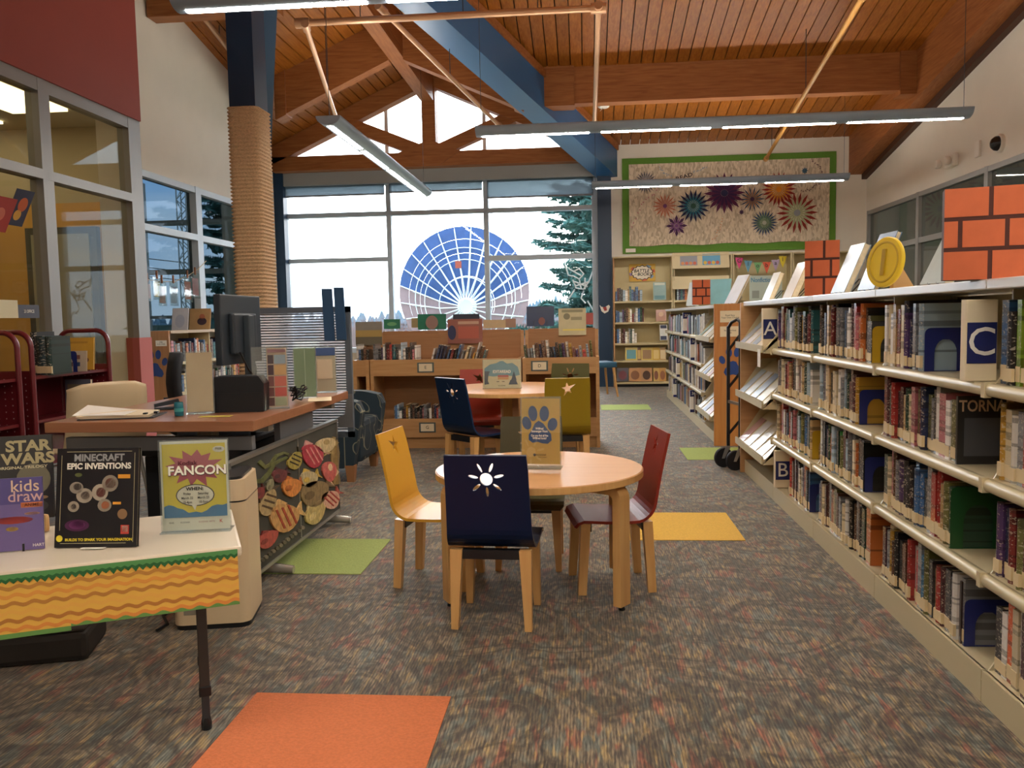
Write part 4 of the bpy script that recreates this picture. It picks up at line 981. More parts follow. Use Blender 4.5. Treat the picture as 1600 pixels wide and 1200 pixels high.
# acrylic signs -----------------------------------------------------------------
def sign(label, x, y, z, w, h, rz, tilt=.12, foot=.07):
    t = thing('table_sign', label, 'sign', (x, y, z), rz)
    Mt = Matrix.Rotation(-tilt, 4, 'X')
    MB().box(-w/2, w/2, -.0015, 0, 0, h).xf(Mt).build('front_sheet', ACRYL, t)
    MB().box(-w/2, w/2, .004, .0055, 0, h).xf(Mt).build('back_sheet', ACRYL, t)
    MB().box(-w/2, w/2, -.02, foot, 0, .003).build('foot', ACRYL, t)
    return t, Mt
def flat(parent, Mt, pts, col, y=.0003, name='print', rough=.45):
    return MB().add([Mt @ Vector((a, y, b_)) for a, b_ in pts], [list(range(len(pts)))]).build(name, mat('print_'+col, col, rough), parent)
def ell(cx_, cz_, rx, rz, n_=20, rot=0): return [(cx_+rx*math.cos(a)*math.cos(rot)-rz*math.sin(a)*math.sin(rot), cz_+rx*math.cos(a)*math.sin(rot)+rz*math.sin(a)*math.cos(rot)) for a in [2*PI*i/n_ for i in range(n_)]]
def rect(x0, x1, z0, z1): return [(x0, z0), (x1, z0), (x1, z1), (x0, z1)]
def wtext(txt, size, col, parent, Mt, x, z, bold=.01, sx=1, y=-.002, **k):
    p = Mt @ Vector((x, y, z)); return lettering(txt, size, mat('print_'+col, col, .45), parent, p, (PI/2-Mt.to_euler().x*-1, 0, 0), bold, sx=sx, **k)
t, Mt = sign('yellow sign with a navy paw print in an acrylic stand on the near table', -.19, 3.46, .5255, .17, .3, -.1, .06)
flat(t, Mt, rect(-.08, .08, .02, .292), '#ddb04a', .002)
PB = '#1f4c86'
for cx_, cz_, rx, rz_, ro_ in ((-.058, .19, .019, .028, .3), (-.032, .23, .019, .032, .1), (.016, .229, .02, .032, -.05), (.05, .185, .02, .027, -.25)):
    flat(t, Mt, ell(cx_, cz_, rx, rz_, 20, ro_), PB, .0006, 'paw_toe')
pad = [(-.008, .2), (.012, .188), (.028, .165), (.044, .145), (.046, .118), (.03, .104), (.006, .106), (-.012, .112), (-.034, .108), (-.05, .12), (-.05, .142), (-.036, .162), (-.024, .188)]
flat(t, Mt, pad, PB, .0006, 'paw_pad')
for i, (s_, z_) in enumerate((('Wilfred', .167), ('Scavenger Hunt', .156), ('Can you find all five', .138), ('Wilfred bots?', .127))): wtext(s_, .0125, '#efe9dc', t, Mt, -.004, z_, .03, .85 if i != 2 else .72)
wtext('KODIAK', .011, '#5a4a30', t, Mt, .003, .058, .01); flat(t, Mt, ell(-.026, .058, .006, .006), '#5a4a30', .0006, 'logo_ring'); wtext('PUBLIC LIBRARY', .005, '#5a4a30', t, Mt, .008, .048)
t, Mt = sign('landscape sign reading IDITAREAD with snowy trees on the far table', -.62, 6.22, .631, .29, .22, 0, .05)
flat(t, Mt, rect(-.14, .14, .004, .216), '#e0d3ab', .002)
flat(t, Mt, [(-.13, .1), (-.13, .15), (-.09, .18), (-.04, .19), (-.01, .205), (.01, .205), (.04, .185), (.08, .19), (.12, .16), (.135, .1), (.09, .09), (.02, .1), (-.06, .09)], '#6f9fae', .0008, 'sky_print')
flat(t, Mt, [(-.13, .03), (-.095, .035), (-.105, .06), (-.1, .1), (-.09, .13), (-.13, .13)], '#2f3f55', .0004, 'tree_print')
flat(t, Mt, [(.05, .03), (.12, .03), (.105, .06), (.11, .062), (.09, .13), (.07, .065), (.062, .062)], '#26405a', .0004, 'tree_print')
flat(t, Mt, rect(-.03, .05, .085, .1), '#c9564a', .0004, 'stripe_print'); flat(t, Mt, rect(-.03, .05, .068, .083), '#e0a060', .0004, 'stripe_print')
for x_ in (-.04, .0): flat(t, Mt, rect(x_, x_+.02, .05, .055), '#3a3530', .0004, 'sled_print')
wtext('IDITAREAD', .03, '#f2ead6', t, Mt, .0, .125, .02, .9); wtext('KODIAK', .014, '#5a5a48', t, Mt, -.0, .022)
# ================================================================== PICTURE-BOOK UNIT IN THE MIDDLE
CASE = wood('browser_wood', '#b98a56', '#c99c68', .45, 0, 4, .05)
CASED = wood('browser_wood_back', '#a5764c', '#b18258', .5, 0, 4, .05)
UX = [(-2.08, -1.935), (-1.925, -.565), (-.555, .12)]
UYF, UYB = 7.42, 7.85
un = ['left', 'middle', 'right']
for k, (a, b_) in enumerate(UX):
    t = thing('picture_book_unit', '%s wooden picture-book browser in the middle of the room' % un[k], 'book browser', (a, UYF, 0), 0, 'wooden picture-book browsers')
    w_ = b_-a; D_ = UYB-UYF
    for x in (0, w_-.03): MB().prism([(0, 0), (D_, 0), (D_, 1.04), (D_-.03, 1.04), (D_-.06, .8), (0, .8)], 'yz', x, x+.03).build('side_panel', CASE, t)
    MB().box(.03, w_-.03, D_-.03, D_, .0, 1.05).build('back_panel', CASED, t)
    MB().box(.03, w_-.03, 0, .022, .655, .8).build('top_bin_front', CASE, t)
    MB().box(.03, w_-.03, .022, D_-.03, .655, .675).build('top_bin_floor', CASE, t)
    MB().box(.03, w_-.03, .0, .022, .1, .268).build('lower_bin_front', CASE, t)
    MB().box(.03, w_-.03, .022, D_-.03, .1, .12).build('lower_bin_floor', CASE, t)
    MB().box(.03, w_-.03, .02, .04, 0, .095).build('plinth', CASE, t)
    for zc, nm in ((.728, 'E' if k == 1 else 'D'), (.19, 'G')):
        if k == 0 or (k == 2 and zc < .5): continue
        xc = at(665 if k == 1 else 843, 570, Y=UYF).x-a if zc > .5 else at(668, 668, Y=UYF).x-a
        MB().box(xc-.075, xc+.075, -.006, 0, zc-.045, zc+.045).build('card_frame', mat('card_frame', '#4d5a5e' if 0 else '#55605c', .5), t)
        MB().box(xc-.06, xc+.06, -.008, -.006, zc-.034, zc+.034).build('card', CREAMP, t)
        lettering(nm, .04, BLACKP, t, (xc, -.009, zc), (PI/2, 0, 0))
def prow(pa, pb, z, where, seed, lean=0, y=UYF+.06, hmin=.2, hmax=.28, **k):
    a, b_ = at(pa, 545, Y=y).x, at(pb, 545, Y=y).x
    book_row((a, y), (b_, y), z, 0, where, 'picture books in the wooden browsers', .013, .026, hmin, hmax, .2, lab=False, lean=lean, cat='picture book', name='picture_book', seed=seed, lighter=.2, ordfrom='from left', **k)
prow(556, 576, .676, 'upper bin of the left browser', 501)
prow(583, 650, .676, 'upper bin of the middle browser', 502)
prow(668, 752, .676, 'right half of the middle browser upper bin', 503, lean=.28)
prow(822, 930, .676, 'upper bin of the right browser', 504, lean=-.1)
prow(612, 690, .121, 'lower bin of the middle browser', 505, hmin=.22, hmax=.27, y=UYF+.08)
prow(696, 760, .121, 'right half of the middle browser lower bin', 506, hmin=.22, hmax=.27, y=UYF+.08)
# books shown on the backs of the units
def shown(label, px0, px1, py0, py1, y, col, art=(), texts=(), stand=True, grp='picture books displayed on the browsers'):
    a = at(px0, py1, Y=y); b_ = at(px1, py1, Y=y); c = at(px0, py0, Y=y)
    w_ = b_.x-a.x; h_ = c.z-a.z
    t = face_book(label, (a.x+b_.x)/2, y, a.z, w_, h_, .012, col, grp, 0, .06, texts, art)
    if stand:
        MB().tube([(-.06, -.006, .05), (-.06, -.006, -.035), (.06, -.006, -.035), (.06, -.006, .05)], .0025, 5).build('wire_stand', DARKM, t)
        MB().tube([(-.06, -.006, -.035), (-.06, .02, -.05)], .0025, 5).build('wire_hook', DARKM, t)
    return t
yb = UYB-.05
shown('green picture book with a pale figure shown on the middle browser', 653, 697, 491, 515, UYB-.02, '#1f7a5e', [(.5, .45, .22, .45, '#9a7a70', 'ell')])
shown('red and white patterned picture book shown on the middle browser', 700, 754, 499, 537, UYB-.06, '#9c5f50', [(.12, .45, .12, .3, '#2c3358', 'ell'), (.6, .45, .3, .25, '#b8604c', 'box'), (.6, .85, .3, .06, '#c9a58c', 'box')], stand=False)
shown('dark navy book standing behind the red patterned one', 708, 749, 491, 505, UYB+.03, '#1a2438', stand=False)
shown('plain navy book with a reddish glow shown on the right browser', 823, 866, 479, 510, UYB-.02, '#2b3d63', [(.55, .25, .12, .2, '#8c5a55', 'ell')])
shown('pale yellow picture book with grey writing shown on the right browser', 873, 916, 482, 524, UYB-.06, '#cfc59a', [(.3, .7, .12, .12, '#8a8568', 'ell'), (.5, .9, .38, .05, '#9a9574', 'box'), (.65, .62, .2, .06, '#a09a78', 'box'), (.55, .2, .4, .03, '#e6d56a', 'box')], stand=False)
shown('small red book at the right end of the right browser', 915, 927, 489, 507, UYB+.02, '#a8433c', stand=False)
shown('golden landscape picture book shown on the left browser', 556, 597, 503, 540, UYB-.06, '#8f8d86', [(.5, .5, .5, .14, '#b49a5c', 'box'), (.5, .18, .5, .18, '#6f6a58', 'box')], stand=False)
shown('green picture book behind the golden landscape one', 600, 625, 499, 514, UYB+.0, '#2f7f62', [(.5, .5, .3, .2, '#6fae7a', 'ell')], stand=False)
shown('cream wide book standing behind the gap between browsers', 755, 790, 500, 513, UYB+.02, '#c9b48c', stand=False)
shown('small tan book behind the cream one', 790, 806, 498, 512, UYB+.03, '#a58470', stand=False)
shown('small tan picture book left of the green one', 643, 653, 497, 512, UYB+.01, '#b3a074', stand=False)
# ================================================================== FAR WALL BOOKCASES
FY = 13.78
SHF = mat('far_shelf_metal', '#c9bb92', .45)
def far_case(label, xa, xb, top, shelves):
    t = thing('wall_bookcase', label, 'bookcase', (xa, FY, 0), 0, 'cream bookcases on the far wall')
    w_ = xb-xa
    for x in (0, w_-.02): MB().box(x, x+.02, 0, .3, 0, top).build('side_panel', MAPLEX if (x == 0 and xa < .6) else SHF, t)
    MB().box(.02, w_-.02, .28, .3, 0, top).build('back_panel', mat('far_back_panel', '#cdbf92', .6), t)
    MB().box(0, w_, 0, .3, top, top+.02).build('top_board', SHF, t)
    for z in shelves: MB().box(.02, w_-.02, 0, .28, z-.03, z).build('shelf', SHF, t)
    MB().box(.02, w_-.02, .06, .28, 0, .06).build('kick_plate', BLACKM, t)
    return t
def fz(py): return at(1005, py, Y=FY).z
z1, z2, z3, z4, z5 = fz(470), fz(503), fz(536), fz(563), fz(597)
bx = far_case('cream bookcase on the far wall with the BATTLE OF THE BOOKS poster', .46, 1.41, fz(402), [z1, z2, z3, z4, z5])
bx2 = far_case('cream bookcase beside the battle poster one with two sign boards', 1.42, 2.34, fz(402), [z1, z2, z3, z4, z5])
bx3 = far_case('cream bookcase under the letter bunting on the far wall', 2.35, 3.27, fz(402), [z1, z2, z3])
bx4 = far_case('cream bookcase at the right end of the far wall', 3.28, 4.2, fz(402), [z1, z2, z3])
for pa, pb, z, nm, sd in ((962, 1007, z1, 'poster bookcase top shelf', 601), (962, 1007, z2, 'poster bookcase second shelf', 602), (961, 997, z3, 'poster bookcase third shelf', 603), (1058, 1074, z1, 'sign-board bookcase top shelf', 604)):
    a, b_ = at(pa, 480, Y=FY+.03).x, at(pb, 480, Y=FY+.03).x
    book_row((a, FY+.03), (b_, FY+.03), z, 0, nm, 'shelved books on the far wall', .022, .04, .15, .24, .15, lab=False, cat='volume', name='volume', seed=sd, lighter=.35, ordfrom='from left')  # ordinary library books, binding not known
def far_face(label, px0, px1, py0, py1, col, art=(), texts=(), tilt=.15, y=FY+.04, grp='face-out books on the far wall'):
    a = at(px0, py1, Y=y); b_ = at(px1, py1, Y=y); c = at(px0, py0, Y=y)
    return face_book(label, (a.x+b_.x)/2, y, a.z+.002, b_.x-a.x, c.z-a.z, .01, col, grp, 0, tilt, texts, art)
far_face('pale blue leaflet standing on the top shelf of the poster bookcase', 1021, 1041, 441, 469, '#8fb0b0', [(.5, .15, .4, .1, '#5f8f96', 'box'), (.5, .9, .4, .06, '#c9d3c6', 'box')], y=FY+.08)
far_face('pinkish book on the second shelf of the poster bookcase', 1025, 1041, 484, 502, '#a87a66', [(.5, .6, .25, .2, '#d0b090', 'ell')], y=FY+.08)
far_face('white and navy book on the third shelf of the poster bookcase', 1031, 1043, 507, 532, '#d5d8d3', [(.5, .85, .4, .1, '#24304e', 'box'), (.5, .15, .4, .12, '#24304e', 'box')], y=FY+.0)
for i, (p0, p1, c, ac) in enumerate(((977, 996, '#cfb84a', '#5f9aa0'), (996, 1002, '#7a5a34', '#c9a860'), (1002, 1020, '#cdb455', '#9a7a54'), (1020, 1031, '#c9a43a', '#d8c07a'), (1031, 1041, '#b89560', '#d8c49a'))):
    far_face('yellow-bordered magazine facing out, %s from the left on the fourth shelf' % ordn(i+1), p0, p1, 543, 563, c, [(.5, .45, .38, .35, ac, 'box')])
for i, (p0, p1, c, ac) in enumerate(((964, 982, '#2b2430', '#6b2a34'), (983, 1002, '#c08a50', '#8a5a34'), (1002, 1019, '#b98a5c', '#4f3526'), (1021, 1030, '#c9a45a', '#7a4a34'), (1030, 1041, '#c4924a', '#96603c'))):
    far_face('picture magazine facing out, %s from the left on the bottom shelf' % ordn(i+1), p0, p1, 575, 596, c, [(.5, .45, .36, .34, ac, 'ell')])
# posters
def poster(label, px0, px1, py0, py1, y, col, cat='poster', th=.003):
    a = at(px0, py1, Y=y); b_ = at(px1, py1, Y=y); c = at(px0, py0, Y=y)
    t = thing('poster', label, cat, (a.x, y, a.z)); w_, h_ = b_.x-a.x, c.z-a.z
    MB().box(0, w_, 0, th, 0, h_).build('sheet', mat('print_'+col, col, .6), t); return t, w_, h_
def pf_(t, w_, h_, pts, col, y=-.0012, nm='print'): return MB().add([(a*w_, y, b_*h_) for a, b_ in pts], [list(range(len(pts)))]).build(nm, mat('print_'+col, col, .6), t)
t, w_, h_ = poster('comic style BATTLE OF THE BOOKS poster on the far bookcase', 983, 1024, 413, 440, FY+.26, '#d9b04a')
for i, c in enumerate(('#d06a4a', '#7fa0b8', '#e0c050', '#c9674f', '#9a7fa8', '#dca44a', '#d06a4a', '#86a8c0')):
    a = 2*PI*i/8; pf_(t, w_, h_, [(.5, .5), (.5+.5*math.cos(a), .5+.5*math.sin(a)), (.5+.5*math.cos(a+.4), .5+.5*math.sin(a+.4))], c, -.001, 'ray_print')
burst = [(.5+(.40 if i % 2 else .36)*math.cos(2*PI*i/28), .5+(.40 if i % 2 else .34)*math.sin(2*PI*i/28)) for i in range(28)]
pf_(t, w_, h_, [(.5+(a-.5)*1.1, .5+(b_-.5)*1.12) for a, b_ in burst], '#2a221c', -.0014, 'burst_outline'); pf_(t, w_, h_, burst, '#efe6d2', -.0018, 'burst_print')
lettering('BATTLE', h_*.26, BLACKP, t, (w_*.47, -.0025, h_*.6), (PI/2, 0, 0), .02, shear=.2); lettering('BOOKS', h_*.24, BLACKP, t, (w_*.58, -.0025, h_*.4), (PI/2, 0, 0), .02, shear=.2); lettering('OF THE', h_*.09, BLACKP, t, (w_*.3, -.0025, h_*.41), (PI/2, 0, 0), .01, shear=.2)
# two sloping sign boards on the neighbouring case
for k, (py0, py1) in enumerate(((395, 420), (432, 452))):
    a = at(1051, py1, Y=FY-.04); b_ = at(1140, py1, Y=FY-.04); c = at(1051, py0, Y=FY-.04)
    t = thing('sign_board', '%s cream sloping sign board on the far wall bookcase' % ('upper' if k == 0 else 'lower'), 'sign board', (a.x, FY-.04, a.z))
    MB().prism([(0, 0), (.04, 0), (.1, c.z-a.z), (.06, c.z-a.z)], 'yz', 0, b_.x-a.x).build('board', SHF, t)
for lab, p0, p1, q0, q1, c, ac in (('muted blue and orange card on the upper sign board', 1063, 1090, 398, 415, '#8a8f98', '#cf8a5a'), ('bright blue card with fruit shapes on the upper sign board', 1098, 1126, 396, 414, '#5f9fc4', '#d9b545')):
    y = FY-.05
    a = at(p0, q1, Y=y); b_ = at(p1, q1, Y=y); c_ = at(p0, q0, Y=y)
    zb_ = at(1051, 420, Y=FY-.04).z; zt_ = at(1051, 395, Y=FY-.04).z; sl = .06/(zt_-zb_)
    t = thing('card', lab, 'card', (a.x, FY-.04+sl*(a.z-zb_)-.003, a.z)); t.rotation_euler = (-math.atan(sl), 0, 0)
    MB().box(0, b_.x-a.x, -.004, 0, 0, c_.z-a.z).build('sheet', mat('print_'+c, c, .6), t)
    for u in range(4): pf_(t, b_.x-a.x, c_.z-a.z, ell(.15+.23*u, .2, .1, .16), ac if u % 2 == 0 else '#c9674f', -.0055, 'fruit_print')
# bunting
FLG = [('G', '#c8407a'), ('l', '#5f97b0'), ('o', '#6aa06a'), ('b', '#d0573a'), ('a', '#a995b0'), ('l', '#d9c52e')]
pxs = [1155, 1169, 1184, 1198, 1212, 1223]; pys = [404, 409, 411.5, 411, 407.5, 402]
yl = FY-.02
line = [at(px, py-1, Y=yl) for px, py in zip([1148]+pxs+[1229], [401]+pys+[399])]
bt = thing('letter_bunting', 'string of coloured paper pennants lettered Global on the far wall', 'bunting', (0, 0, 0))
MB().tube(line, .004, 4).build('string', DARKM, bt)
for (ch, c), px, py in zip(FLG, pxs, pys):
    a = at(px-6.5, py-1.5, Y=yl-.006); b_ = at(px+6.5, py-1.5, Y=yl-.006); m_ = at(px, py+17, Y=yl-.006)
    f = MB().add([a, b_, m_, a+Vector((0, .002, 0)), b_+Vector((0, .002, 0)), m_+Vector((0, .002, 0))], [(0, 2, 1), (3, 4, 5), (0, 1, 4, 3), (1, 2, 5, 4), (2, 0, 3, 5)]).build('pennant', mat('print_'+c, c, .6), bt)
    p = at(px, py+3.5, Y=yl-.01); lettering(ch, .09, BLACKP, bt, p, (PI/2, 0, 0), .01)
t, w_, h_ = poster('pale blue Nonfiction poster on the far wall bookcase', 1171, 1222, 431, 470, FY-.02, '#b3c0b4')
lettering('Nonfiction', h_*.25, mat('print_#4f86a8', '#4f86a8', .6), t, (w_*.04, -.003, h_*.82), (PI/2, 0, 0), .02, align='LEFT', sx=.8); pf_(t, w_, h_, rect(.08, .3, .1, .4), '#8f968c'); pf_(t, w_, h_, ell(.55, .25, .08, .18), '#5a5f62')
# ================================================================== BOOKCASE BY THE LEFT WINDOW
LY0, LY1, LX0, LX1 = 8.52, 11.6, -4.64, -4.351
lc = thing('low_bookcase', 'low wooden-ended bookcase under the left window with a paw print', 'bookcase', (LX0, LY0, 0))
Dx = LX1-LX0; Ly = LY1-LY0; ZT = 1.09
def lp(mb, nm, mt): return mb.build(nm, mt, lc)
lp(MB().box(0, Dx, 0, .03, 0, ZT), 'end_panel', wood('browner_panel', '#a5764c', '#b5855a', .5, 2, 4, .05))
lp(MB().box(0, Dx+.01, .031, Ly, ZT-.03, ZT), 'top_board', mat('case_top', '#b9a68a', .5))
lp(MB().box(0, .02, .031, Ly, 0, ZT-.03), 'back_panel', SHF); lp(MB().box(.02, Dx, .031, Ly, 0, .09), 'base', SHF)
LZS = [.1, .42, .75]
for z in LZS[1:]: lp(MB().box(.02, Dx, .031, Ly, z-.03, z), 'shelf', SHELFM)
for yb_ in (1.0, 2.0): lp(MB().box(.02, Dx-.02, yb_, yb_+.02, .09, ZT-.03), 'divider', SHF)
cdp = lp(MB().box(0.146, 0.266, -.003, 0, .93, .99), 'label_card', WHITE); lettering('PPB\nA-Z CASE', .02, BLACKP, lc, (0.206, -.004, .96), (PI/2, 0, 0))
paw(lc, .27, PAWB, Matrix.Translation((0.126, -.001, .76)))
for zi, z in enumerate(LZS):
    book_row((LX1-.03, LY0+.06), (LX1-.03, LY0+2.0), z+.001, PI/2, '%s shelf, low bookcase at left window' % ('bottom', 'middle', 'top')[zi], 'books in the low bookcase', .03, .055, .18, .25, .17, lab=False, cat='book', name='low_case_book', seed=700+zi, lighter=.3)  # library books of any binding, spines to the aisle
# ================================================================== SERVICE DESK
DZ = .74
desk = thing('service_desk', 'brown laminate service desk with steel legs beside the fish panel', 'desk', (-1.4, 3.43, 0))
DT = wood('desk_laminate', '#a06a4a', '#b07a58', .3, 0, 3, .03, coat=.35)
MB().rbox(-.93, 0, 0, 1.44, DZ-.045, DZ, .004).build('desk_top', DT, desk)
for y in (.25, 1.2):
    MB().box(-.35, -.28, y-.035, y+.035, .05, DZ-.06).build('leg_column', STEEL, desk)
    MB().box(-.6, -.02, y-.03, y+.03, DZ-.075, DZ-.045).build('top_bracket', STEEL, desk)
    pts = [(-.62+.68*i/10, y, .025+.018*math.sin(PI*i/10)) for i in range(11)]
    MB().tube(pts, [.018+.012*math.sin(PI*i/10) for i in range(11)], 10).build('foot', mat('polished_steel', '#c9c6bd', .2, .6), desk)
MB().box(-.34, -.3, .25, 1.2, .5, .56).build('crossbar', DARKM, desk)
MB().box(-.12, -.09, .55, 1.05, .555, DZ-.05).build('cable_tray', mat('grey_steel', '#84868a', .5, .3), desk)
MB().box(-.9, -.05, .1, .14, .6, .66).build('front_rail', mat('grey_steel', '#84868a', .5, .3), desk)
t = thing('dark_filler_box', 'dark box-like stand-in for the things under the desk', 'box', (-2.2, 4.0, 0))  # plain dark box added in place of the dark stuff below the top
MB().rbox(0, .5, 0, .45, 0, .5, .01).build('body', mat('dark_box', '#1d222a', .7), t); MB().rbox(-.01, .51, -.01, .46, .5, .54, .008).build('lid', mat('dark_box_lid', '#252b34', .7), t)
# fish panel -----------------------------------------------------------------
FX = -1.415
fp = thing('fish_panel', 'grey panel covered in painted cut-out fish hung on the desk side', 'panel', (0, 0, 0))
MB().box(FX-.02, FX, 3.2, 4.66, .08, .59).build('board', mat('slate_board', '#42433d', .7, noise=.15, nscale=8), fp)
for b_ in ((3.2, 4.66, .585, .6), (3.2, 4.66, .07, .085)): MB().box(FX-.025, FX+.008, b_[0], b_[1], b_[2], b_[3]).build('frame_rail', STEEL, fp)
for y in (3.2, 4.0, 4.65): MB().box(FX-.022, FX+.004 if y == 4.0 else FX+.008, y, y+.008, .08, .59).build('frame_stile', STEEL, fp)
def zp(zx, zy): return at(370+zx/4.445, 640+zy/4.445, X=FX)
def cut_out(name, pts, col, lift=.009):
    """flat plywood cut-out on the panel, outline given in photo-crop coordinates"""
    P_ = [zp(a, b_) for a, b_ in pts]; n_ = len(P_)
    vs = [p+Vector((lift, 0, 0)) for p in P_]+[p+Vector((lift-.008, 0, 0)) for p in P_]
    return MB().add(vs, [list(range(n_)), list(range(n_, 2*n_))[::-1]]+[(i, i+n_, (i+1) % n_+n_, (i+1) % n_) for i in range(n_)]).build(name, mat('fish_'+col, col, .55, noise=.28, nscale=45), fp)
def fish(cx_, cy_, L_, H_, rot, col, tail, stripe=None):
    L_ *= 1.3; H_ *= 1.3; c, s = math.cos(rot), math.sin(rot)
    def tp_(u, v): return (cx_+u*c-v*s, cy_+u*s+v*c)
    body = [tp_(L_*.42*math.cos(a)-.02*L_, H_*.5*math.sin(a)*(1-.25*math.cos(a))) for a in [2*PI*i/18 for i in range(18)]]
    o = cut_out('fish_body', body, col)
    cut_out('fish_tail', [tp_(L_*.3, 0), tp_(L_*.58, -H_*.3), tp_(L_*.5, 0), tp_(L_*.58, H_*.3)], tail, .008)
    cut_out('fish_fin', [tp_(-L_*.2, -H_*.42), tp_(L_*.02, -H_*.68), tp_(L_*.2, -H_*.42)], tail, .008)
    if stripe:
        for u in (-.18, 0, .18): cut_out('fish_stripe', [tp_(L_*(u-.03), -H_*.36), tp_(L_*(u+.03), -H_*.36), tp_(L_*(u+.05), H_*.36), tp_(L_*(u-.01), H_*.36)], stripe, .0105)
    else: cut_out('fish_marking', [tp_(-L_*.2+L_*.16*math.cos(a), -H_*.05+H_*.16*math.sin(a)) for a in [2*PI*i/8 for i in range(8)]], tail, .0105)
for f in ((525, 315, 130, 130, -.5, '#b03a48', '#d8a29a', '#d88f88'), (612, 250, 90, 105, 1.3, '#cbb78a', '#a8905c', None), (635, 435, 130, 75, 1.5, '#bf5f58', '#dcc09a', None), (500, 480, 105, 90, -.5, '#bdad84', '#c9a94a', None),
          (378, 535, 125, 95, -.5, '#d38843', '#b86a30', None), (292, 455, 95, 70, -.5, '#6b3436', '#4a2c30', None), (398, 350, 120, 70, -1.1, '#a8974a', '#3a3426', '#3a3426'), (212, 640, 180, 80, -1.2, '#b09a6c', '#5a4630', '#5a4630'),
          (330, 745, 190, 150, -.4, '#cb9c60', '#d8b070', '#a8452e'), (540, 575, 190, 130, -.6, '#8a744e', '#6a5638', None), (545, 705, 180, 85, -1.0, '#bfa96c', '#d0bc84', None), (648, 620, 120, 95, -.8, '#d0a48a', '#b8564a', '#a83a34'),
          (212, 895, 150, 75, -.7, '#b8524a', '#8f3a36', None), (150, 575, 80, 50, -1.0, '#7a3230', '#5a2826', None), (222, 520, 80, 34, -1.2, '#8f8a6a', '#6f6a50', None)):
    fish(*f)
def weed(pts, w_, col):
    L_ = []; R_ = []
    for i, (x, y) in enumerate(pts):
        a = pts[max(0, i-1)]; b_ = pts[min(len(pts)-1, i+1)]; d = Vector((b_[0]-a[0], b_[1]-a[1])).normalized(); n_ = Vector((-d.y, d.x))*w_*(1-.6*i/len(pts))
        L_.append((x+n_.x, y+n_.y)); R_.append((x-n_.x, y-n_.y))
    cut_out('seaweed', L_+R_[::-1], col, .006)
weed([(95, 500), (170, 495), (220, 440), (250, 380), (300, 350), (350, 330)], 16, '#5f6438'); weed([(150, 360), (190, 400), (230, 380), (270, 320), (320, 300), (355, 310)], 14, '#6a6e40')
weed([(130, 1040), (125, 900), (140, 760), (120, 640)], 18, '#5a4c34'); weed([(690, 520), (680, 420), (690, 300), (680, 210)], 26, '#8a7040'); weed([(660, 480), (665, 360), (660, 240), (672, 190)], 18, '#9a8250')
for k in range(14):
    u = k/13; x, y = 120+u*330, 1085-u*265
    cut_out('shell', [(x+13*math.cos(a), y+14*math.sin(a)) for a in [2*PI*i/8 for i in range(8)]], '#857c68' if k % 2 else '#5f584a', .008)
# desk screen with blinds --------------------------------------------------------
sx0, sx1, sy, sz0, sz1 = -2.02, -1.385, 4.92, .46, 1.24
sc_ = thing('blind_screen', 'grey framed desk screen with horizontal blinds at the far end of the desk', 'screen', (sx0, sy, 0))
FG = mat('screen_frame', '#5d6874', .5)
W2 = sx1-sx0
for b_ in ((0, W2, sz1-.035, sz1), (0, W2, sz0, sz0+.035)): MB().box(b_[0], b_[1], -.015, .015, b_[2], b_[3]).build('frame_rail', FG, sc_)
for x in (0, W2-.035): MB().box(x, x+.035, -.015, .015, sz0, sz1).build('frame_stile', FG, sc_)
for i in range(44):
    z = sz0+.045+(sz1-sz0-.09)*i/43
    MB().box(.036, W2-.036, -.005, .005, z, z+.0075).build('slat', mat('blind_slat', '#54616c', .5), sc_)
def film():
    m = bpy.data.materials.new('frosted_film'); m.use_nodes = True; t = m.node_tree; t.nodes.clear()
    o = t.nodes.new('ShaderNodeOutputMaterial'); tr = t.nodes.new('ShaderNodeBsdfTransparent'); tl = t.nodes.new('ShaderNodeBsdfTranslucent'); tl.inputs[0].default_value = (.9, .95, 1, 1)
    mx = t.nodes.new('ShaderNodeMixShader'); mx.inputs[0].default_value = .4; t.links.new(tr.outputs[0], mx.inputs[1]); t.links.new(tl.outputs[0], mx.inputs[2]); t.links.new(mx.outputs[0], o.inputs[0]); return m
MB().box(.03, W2-.03, .008, .009, sz0+.03, sz1-.03).build('frosted_pane', film(), sc_)
MB().prism([(-.09, .52), (.0, .52), (.0, .72), (-.03, .72), (-.05, .6), (-.09, .58)], 'xz', -.02, -.016).xf(Matrix.Translation((W2, 0, 0))).build('clamp_plate', mat('grey_steel', '#84868a', .5, .3), sc_)
for k, (p0, p1, q0, q1) in enumerate(((502, 518, 451, 532), (521, 536, 449, 531))):
    y = sy-.06; a = at(p0+5, q1, Y=y); b_ = at(p1+5, q1, Y=y); c = at(p0, q0, Y=y); d = at(p1, q0, Y=y)
    t = thing('navy_board', '%s of two tall navy boards clipped to the desk screen' % ('left' if k == 0 else 'right'), 'board', (a.x, y, a.z), 0, 'navy boards')
    vs = [p-a for p in (a, b_)]+[p-a+Vector((0, .012, 0)) for p in (a, b_)]+[p-a for p in (c, d)]+[p-a+Vector((0, .012, 0)) for p in (c, d)]
    MB().hexa(vs).build('board', mat('navy_card', '#27527c', .5), t)
    MB().lathe([(.008, 0), (.008, .03)], 10).xf(Matrix.Translation((.03, .012, sz1-a.z-.03)) @ Matrix.Rotation(-PI/2, 4, 'X')).build('clip', mat('red_clip', '#8f4038', .5), t)
